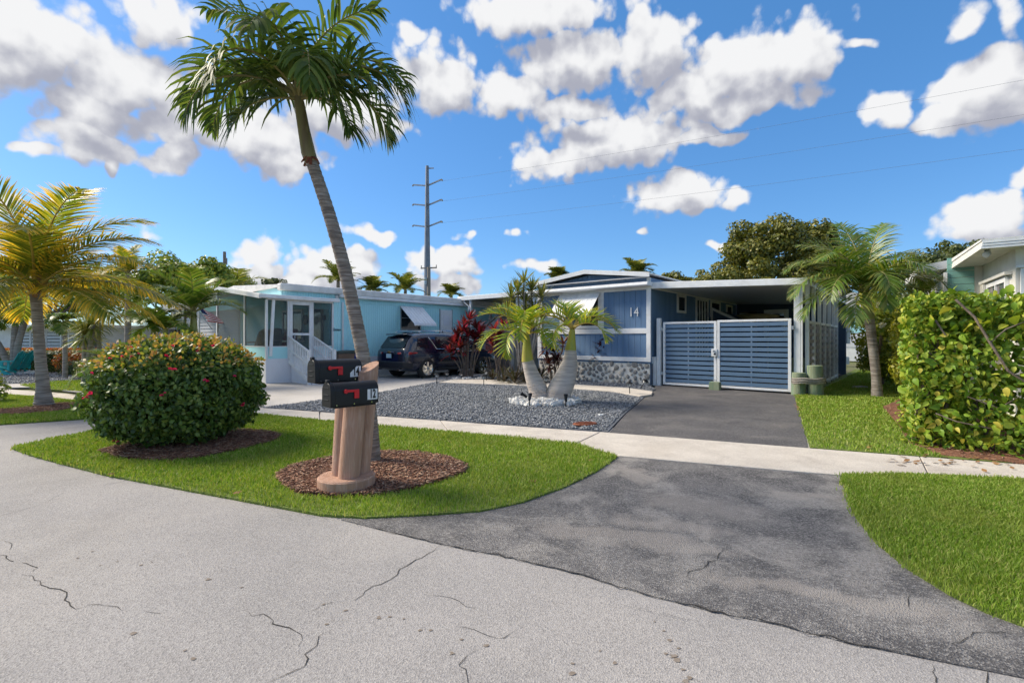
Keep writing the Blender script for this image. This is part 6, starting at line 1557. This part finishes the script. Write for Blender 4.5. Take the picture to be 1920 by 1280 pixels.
tree('leafy_tree', 'green tree mass at the far left behind the white house', at(100, 30), 7, (0, 0, 3.9), (6.0, 2.0, 2.2), 80, 200, .8, .2, M['lf_green'], 14, .2, 'trees behind the houses')
tree('leafy_tree', 'green tree beside the grey siding house', at(420, 34), 6.5, (0, 0, 4.0), (2.6, 1.6, 1.8), 46, 190, .6, .18, M['lf_green'], 15, .16, 'trees behind the houses')

def simple_palm(name, label, base, h, r, fr, lmat, rmat='rachis', shaft_h=.0, bark='bark', group='palms in the background', lean=(0, 0)):
    o = empty(name, (base[0], base[1], 0), 0, label, 'palm tree', group)
    trunk(o, [(0, 0, 0), (lean[0] * .3, lean[1] * .3, h * .5), (lean[0], lean[1], h)], [r * 1.2, r, r * .9], M[bark], 18, 10, .04)
    if shaft_h: MB().tube([(lean[0], lean[1], h - .02), (lean[0], lean[1], h + shaft_h * .3), (lean[0], lean[1], h + shaft_h)], [r * 1.05, r * 1.1, r * .6], 10).o('crownshaft', M['shaft'], o, smooth=True)
    palm_crown(o, h + shaft_h * .95, lean, fr, lmat, M[rmat])
    return o
def fan(n, L, el=(10, 85), dr=(60, 120), nl=30, ll=.5, lw=.05, ld=.7, seed=0, fwd=.6, vee=.25):
    rg = random.Random(seed)
    return [dict(L=L * rg.uniform(.85, 1.1), az=2 * math.pi * i / n + rg.uniform(-.2, .2), el=R(el[0] + (el[1] - el[0]) * ((i * 7) % n) / max(1, n - 1)), droop=R(rg.uniform(*dr)), nl=nl, ll=ll, lw=lw, ld=ld, fwd=fwd, vee=vee, seed=seed * 31 + i) for i in range(n)]
for k, (px, py, d, L, lb) in enumerate(((634, 528, 36, 2.0, 'palm top half hidden by the leaning trunk'), (700, 545, 36, 1.5, 'small upright palm top just right of the leaning trunk'), (760, 545, 38, 2.0, 'wide palm top left of the steel pole'), (846, 553, 40, 1.3, 'low yellowish palm top right of the steel pole'), (1046, 520, 36, 1.0, 'tiny palm top between the dracaena and the blue roof'), (1195, 515, 34, 1.5, 'palm top above the ridge of the blue house'))):
    simple_palm('background_palm', lb, at(px, d), zat(py, d), .14, fan(15, L, (15, 86), (50, 95), 30, .62, .075, .5, 300 + k), M['lf_far'])
# left background palms
foxtail = dict(nl=34, ll=.55, lw=.05, ld=.8)
simple_palm('foxtail_palm', 'green palm with yellowish crownshaft beside the turquoise porch', at(363, 15.5), 1.35, .115, fan(12, 1.8, (28, 86), (50, 95), 42, .58, .045, .7, 320, vee=.4), M['lf_side'], shaft_h=1.05, bark='barkdark')
simple_palm('foxtail_palm', 'slender palm behind the bush with lime crownshaft, right one', at(322, 14.5), 1.0, .10, fan(9, 1.15, (25, 82), (60, 110), 36, .48, .045, .9, 321, vee=.4), M['lf_side'], shaft_h=.8, bark='barkdark', lean=(-.2, 0))
simple_palm('foxtail_palm', 'slender palm behind the bush with lime crownshaft, left one', at(309, 14.9), 1.0, .085, fan(8, 1.05, (25, 82), (60, 110), 36, .45, .045, .9, 322, vee=.4), M['lf_side'], shaft_h=.9, bark='shaft', lean=(-.35, 0))
simple_palm('background_palm', 'bronze palm top behind the coconut palm fronds', at(240, 24), zat(515, 24), .13, fan(11, 1.9, (20, 85), (50, 90), 30, .5, .06, .6, 323), M['lf_coco'])
simple_palm('background_palm', 'palm frond tips above the porch roof', at(445, 26), zat(545, 26), .13, fan(11, 2.1, (5, 80), (60, 100), 30, .6, .06, .6, 324), M['lf_far'])
simple_palm('areca_palm', 'bushy green palm in front of the white house windows', at(122, 18.0), 2.1, .07, fan(14, 1.05, (15, 85), (70, 140), 34, .42, .045, .9, 325), M['lf_side'])
simple_palm('young_palm', 'low young palm with arching fronds left of the bush', at(216, 13.5), .45, .09, fan(10, 1.35, (25, 80), (90, 140), 34, .42, .04, .6, 326), M['lf_side'])
simple_palm('young_palm', 'bright yellow green young palm behind the bush', at(262, 15.5), .7, .09, fan(14, 1.3, (5, 85), (80, 130), 32, .5, .05, .8, 327), M['lf_coco'])
simple_palm('young_palm', 'small palm by the grey siding wall left of the flag', at(392, 20), .4, .08, fan(9, 1.2, (15, 80), (80, 120), 26, .45, .04, .7, 328), M['lf_coco'])
for k, (px, d, hd, lb) in enumerate(((158, 15.5, [(0, 0, 1.6), (.3, 0, 1.95)], 'twin headed spiky yucca beside the white house'), (185, 16.5, [(0, 0, 2.1), (-.3, 0, 1.7)], 'taller spiky yucca right of its twin headed neighbour'))):
    cane_plant('yucca', lb, 'shrub', at(px, d), hd, M['lf_drac'], 90, .75, .045, .35, 'yuccas by the white house', .07, 'bark')
# multi-trunk palm at the left edge in a ring of white rock
mt = empty('triple_palm', (*G(20, 701), 0), 0, 'three slanting grey palm trunks rising from white rock at the left edge', 'palm tree')
for k, (dx, z) in enumerate(((-1.5, 2.6), (.25, 2.6), (.75, 2.7))):
    trunk(mt, [(.05 + .1 * k, 0, 0), (.35 * dx + .05, 0, z * .45), (dx, 0, z)], [.14, .115, .11], M['bark'], 16, 10, .03, seed=k)
    palm_crown(mt, z, (dx, 0), fan(9, 1.5, (10, 80), (80, 130), 34, .55, .05, .9, 340 + k), M['lf_side'], M['rachis'])
rk3 = empty('rock_ring', (*G(20, 701), 0), 0, 'low mound of white rocks around the slanting trunks at the left edge', 'rocks')
for k in range(150):
    a = rnd.uniform(0, 6.28); rr = math.sqrt(rnd.random()) * 1.3; s_ = rnd.uniform(.05, .09)
    o = link('rock', rnd.choice(rockm), None, rk3, (rr * math.cos(a), rr * .7 * math.sin(a), .04 + .08 * (1 - rr / 1.3))); o.scale = (s_, s_, s_ * .8); o.rotation_euler = (rnd.uniform(0, 6), 0, rnd.uniform(0, 6))

# ================================================================== left background: houses, hedges, chairs, flag
wh = empty('white_bungalow', (*at(60, 25), 0), R(-6), 'low white bungalow with louvred windows at the far left', 'house')
MB().box(-9, 4.0, 0, 6, 0, 2.05).o('wall', M['white'], wh); MB().box(-9.3, 4.3, -.5, 6.3, 2.05, 2.22).o('roof', M['whitewarm'], wh, bevel=.02)
MB().box(-9, -3.2, -.01, .02, .9, 1.95).o('opening_shade_panel', M['dark'], wh)  # flat dark panel on the wall, shade of an opening as colour
for (x0, x1) in ((-.9, -.05), (.0, .85), (.9, 1.75), (2.2, 2.9)):
    w_ = MB().box(x0, x1, -.03, -.005, .95, 1.85).o('window', M['glass'], wh)
    for j in range(5): MB().hexa([(x0 + .04, -.06, 1.0 + j * .17), (x1 - .04, -.06, 1.0 + j * .17), (x1 - .04, -.032, 1.12 + j * .17), (x0 + .04, -.032, 1.12 + j * .17)], [(x0 + .04, -.065, 1.01 + j * .17), (x1 - .04, -.065, 1.01 + j * .17), (x1 - .04, -.037, 1.13 + j * .17), (x0 + .04, -.037, 1.13 + j * .17)]).o('louvre', M['lampglass'], w_)
    for (a, b, c, d) in ((x0 - .04, x0 + .03, .9, 1.9), (x1 - .03, x1 + .04, .9, 1.9), (x0, x1, .9, .95), (x0, x1, 1.85, 1.9)): MB().box(a, b, -.07, -.02, c, d).o('frame', M['white'], w_)
MB().box(3.1, 3.9, -.012, .02, .2, 1.95).o('dark_door', M['shedd'], wh)
sg = empty('grey_siding_house', (*at(385, 26), 0), HA, 'pale grey house with horizontal lap siding seen beyond the porch', 'house')
MB().box(-6, 4.5, .05, 6, 0, 3.3).o('wall', M['skirt'], sg)
M['lap'] = pm('lap_siding', (.60, .62, .68), (.55, .57, .63), 1.5, .6)
for k in range(17): MB().hexa([(-6, .0, .25 + k * .18), (4.5, .0, .25 + k * .18), (4.5, .05, .25 + k * .18), (-6, .05, .25 + k * .18)], [(-6, .03, .425 + k * .18), (4.5, .03, .425 + k * .18), (4.5, .05, .425 + k * .18), (-6, .05, .425 + k * .18)]).o('siding_board', M['lap'], sg)
MB().yprof([(-6.5, 3.3), (5, 3.3), (5, 3.5), (-.7, 4.1), (-6.5, 3.5)], -.5, 6.3).o('roof', M['roofw'], sg)
w_ = MB().box(-5.4, -3.9, -.05, -.02, 1.0, 2.1).o('window', M['glass'], sg)
for (x0, x1, z0, z1) in ((-5.5, -5.4, .9, 2.2), (-3.9, -3.8, .9, 2.2), (-5.4, -3.9, 2.1, 2.2), (-5.4, -3.9, .9, 1.0), (-4.68, -4.62, 1.0, 2.1), (-5.4, -3.9, 1.53, 1.57)): MB().box(x0, x1, -.08, -.02, z0, z1).o('frame', M['white'], w_)
# flag on the porch post
fg = empty('flag', (*at(398, 18.3), zat(618, 18.3)), 0, 'red white and blue striped flag hanging from a slanted pole by the porch', 'flag')
MB().tube([(0, 0, 0), (-.70, 0, .95)], .014, 6).o('flagpole', M['metal'], fg)
M['fr'] = pm('flag_red', (.52, .02, .035), (.48, .02, .03), 3, .8); M['fw'] = pm('flag_white', (.75, .75, .76), (.7, .7, .72), 3, .8); M['fb'] = pm('flag_navy', (.02, .03, .12), (.018, .025, .1), 3, .8)
vs = []; fs = []; mi = []; nu, nv = 13, 14
for j in range(nv + 1):
    for i in range(nu + 1):
        u, v = i / nu, j / nv
        p = Vector((-.66 + .50 * u, 0, .90 - .68 * u)); vs.append((p.x + v * .70, .05 * math.sin(v * 7 + u * 3) - .03, p.z + .10 - .10 * v - .30 * v * (1 - u) + .24 * v * u * 0))
flag_mb = MB()
for j in range(nv):
    for i in range(nu):
        flag_mb.cur = 2 if (i < 7 and j < 6) else (0 if i % 2 == 0 else 1)
        a = j * (nu + 1) + i; flag_mb.add([vs[a], vs[a + 1], vs[a + nu + 2], vs[a + nu + 1]], [(0, 1, 2, 3)])
flag_mb.o('cloth', [M['fr'], M['fw'], M['fb']], fg)
# hedges of the far left yard
M['lf_croton'] = leafm('croton_leaf', [(.16, .12, .02), (.40, .14, .03), (.52, .10, .03), (.45, .30, .05)], trans=.35)
box_hedge('clipped_hedge', 'long clipped hedge with orange tips below the white bungalow', at(70, 21.6), R(-4), (7.4, .9, .98), 17000, .075, leafm('hedge_mid', [(.07, .11, .02), (.13, .17, .028), (.22, .22, .04)], trans=.3), M['lf_croton'], 'clipped hedges in the left yard', 1800)
box_hedge('clipped_hedge', 'low square dark hedge block beside the far path', at(150, 19.8), R(-12), (1.15, .9, .58), 2600, .05, M['lf_treed'], None, 'clipped hedges in the left yard')
box_hedge('clipped_hedge', 'low round green hedge block nearest the big bush', at(178, 18.2), R(-12), (1.05, .8, .66), 2600, .05, M['lf_green'], None, 'clipped hedges in the left yard')
cr = empty('croton_shrub', (*at(138, 20.8), 0), 0, 'orange yellow croton shrub in front of the clipped hedge', 'shrub')
V, F, A = blob_leaves([(0, 0, .55), (.5, 0, .5), (-.4, 0, .5), (1.0, .1, .6)], [(.45, .4, .45)] * 4, 260, .10); tag(link('foliage', np_mesh('foliage', V, F, M['lf_croton']), None, cr), kind='stuff'); MB().tube([(0, 0, 0), (.1, 0, .5)], .03, 6).o('stem', M['wood'], cr)
es = empty('edge_shrub', (*at(-16, 11.2), 0), 0, 'sunlit shrub cut by the left picture edge', 'shrub')
V, F, A = blob_leaves([(-.2, 0, .55), (0, 0, .3), (-.5, .1, .7)], [(.34, .34, .34)] * 3, 300, .075); tag(link('foliage', np_mesh('foliage', V, F, M['lf_green']), None, es), kind='stuff'); MB().tube([(-.2, 0, 0), (-.1, 0, .5)], .03, 6).o('stem', M['wood'], es)
# turquoise adirondack chairs
M['turq'] = pm('turquoise_plastic', (.03, .42, .42), (.025, .37, .38), 3, .45)
def adirondack(px, d, rz, label):
    c = empty('adirondack_chair', (*at(px, d), 0), rz, label, 'chair', 'turquoise garden chairs')
    for k in range(5): MB().hexa([(-.26, -.30 + k * .11, .36 - k * .025), (.26, -.30 + k * .11, .36 - k * .025), (.26, -.20 + k * .11, .34 - k * .025), (-.26, -.20 + k * .11, .34 - k * .025)], [(-.26, -.30 + k * .11, .385 - k * .025), (.26, -.30 + k * .11, .385 - k * .025), (.26, -.20 + k * .11, .365 - k * .025), (-.26, -.20 + k * .11, .365 - k * .025)]).o('seat_slat', M['turq'], c)
    for k in range(5):
        x = -.24 + k * .12; top = 1.0 - abs(k - 2) * .045; MB().bar((x * .85, .24, .26), (x * 1.05, .56, top), .10, .022, up=(0, -1, .3)).o('back_slat', M['turq'], c)
    for s_ in (-1, 1):
        MB().box(s_ * .28, s_ * .42, -.38, .38, .56, .585).o('armrest', M['turq'], c); MB().box(s_ * .30, s_ * .34, -.36, -.26, 0, .56).o('leg', M['turq'], c); MB().hexa([(s_ * .28, .2, .0), (s_ * .32, .2, 0), (s_ * .32, .45, 0), (s_ * .28, .45, 0)], [(s_ * .28, -.3, .3), (s_ * .32, -.3, .3), (s_ * .32, -.2, .38), (s_ * .28, -.2, .38)]).o('leg', M['turq'], c)
        MB().box(s_ * .30, s_ * .34, .22, .30, .2, .56).o('leg', M['turq'], c)
adirondack(10, 19.7, R(-70), 'turquoise adirondack chair nearest the left edge'); adirondack(31, 20.3, R(-75), 'turquoise adirondack chair partly behind the slanting trunks')

# pilot details: fallen leaves on the sidewalk and driveway edge
M['dryleaf'] = leafm('dry_leaf', [(.20, .10, .04), (.30, .16, .06), (.14, .07, .035)], trans=.1, rough=.8)
pts = np.array([p for p in scatter(ISLAND, 26)] + [p for p in scatter(vis_b, 22)] + [G(x, y) for x, y in [(1660,868),(1700,862),(1735,858),(1780,872),(1820,878),(1870,872),(1900,884),(1850,890),(1690,850),(1720,846)] for _ in range(1)] + [G(NP.uniform(1492, 1502), NP.uniform(742, 775)) for _ in range(25)] + [G(NP.uniform(1660, 1900), 868 + NP.uniform(-10, 8)) for _ in range(40)])
P_ = np.column_stack([pts, np.full(len(pts), .035)]); n = len(P_); a = NP.uniform(0, 6.28, n)
V, F, A = leaf_verts(P_, np.column_stack([np.cos(a), np.sin(a), NP.normal(0, .15, n)]), np.tile([0, 0, 1.0], (n, 1)) + rand_unit(n) * .3, NP.uniform(.04, .085, n), .045, curl=-.15)
tag(link('fallen_leaves', np_mesh('fallen_leaves', V, F, M['dryleaf'])), 'dry brown leaves fallen along the sidewalk by the hedge', 'leaves', kind='stuff')
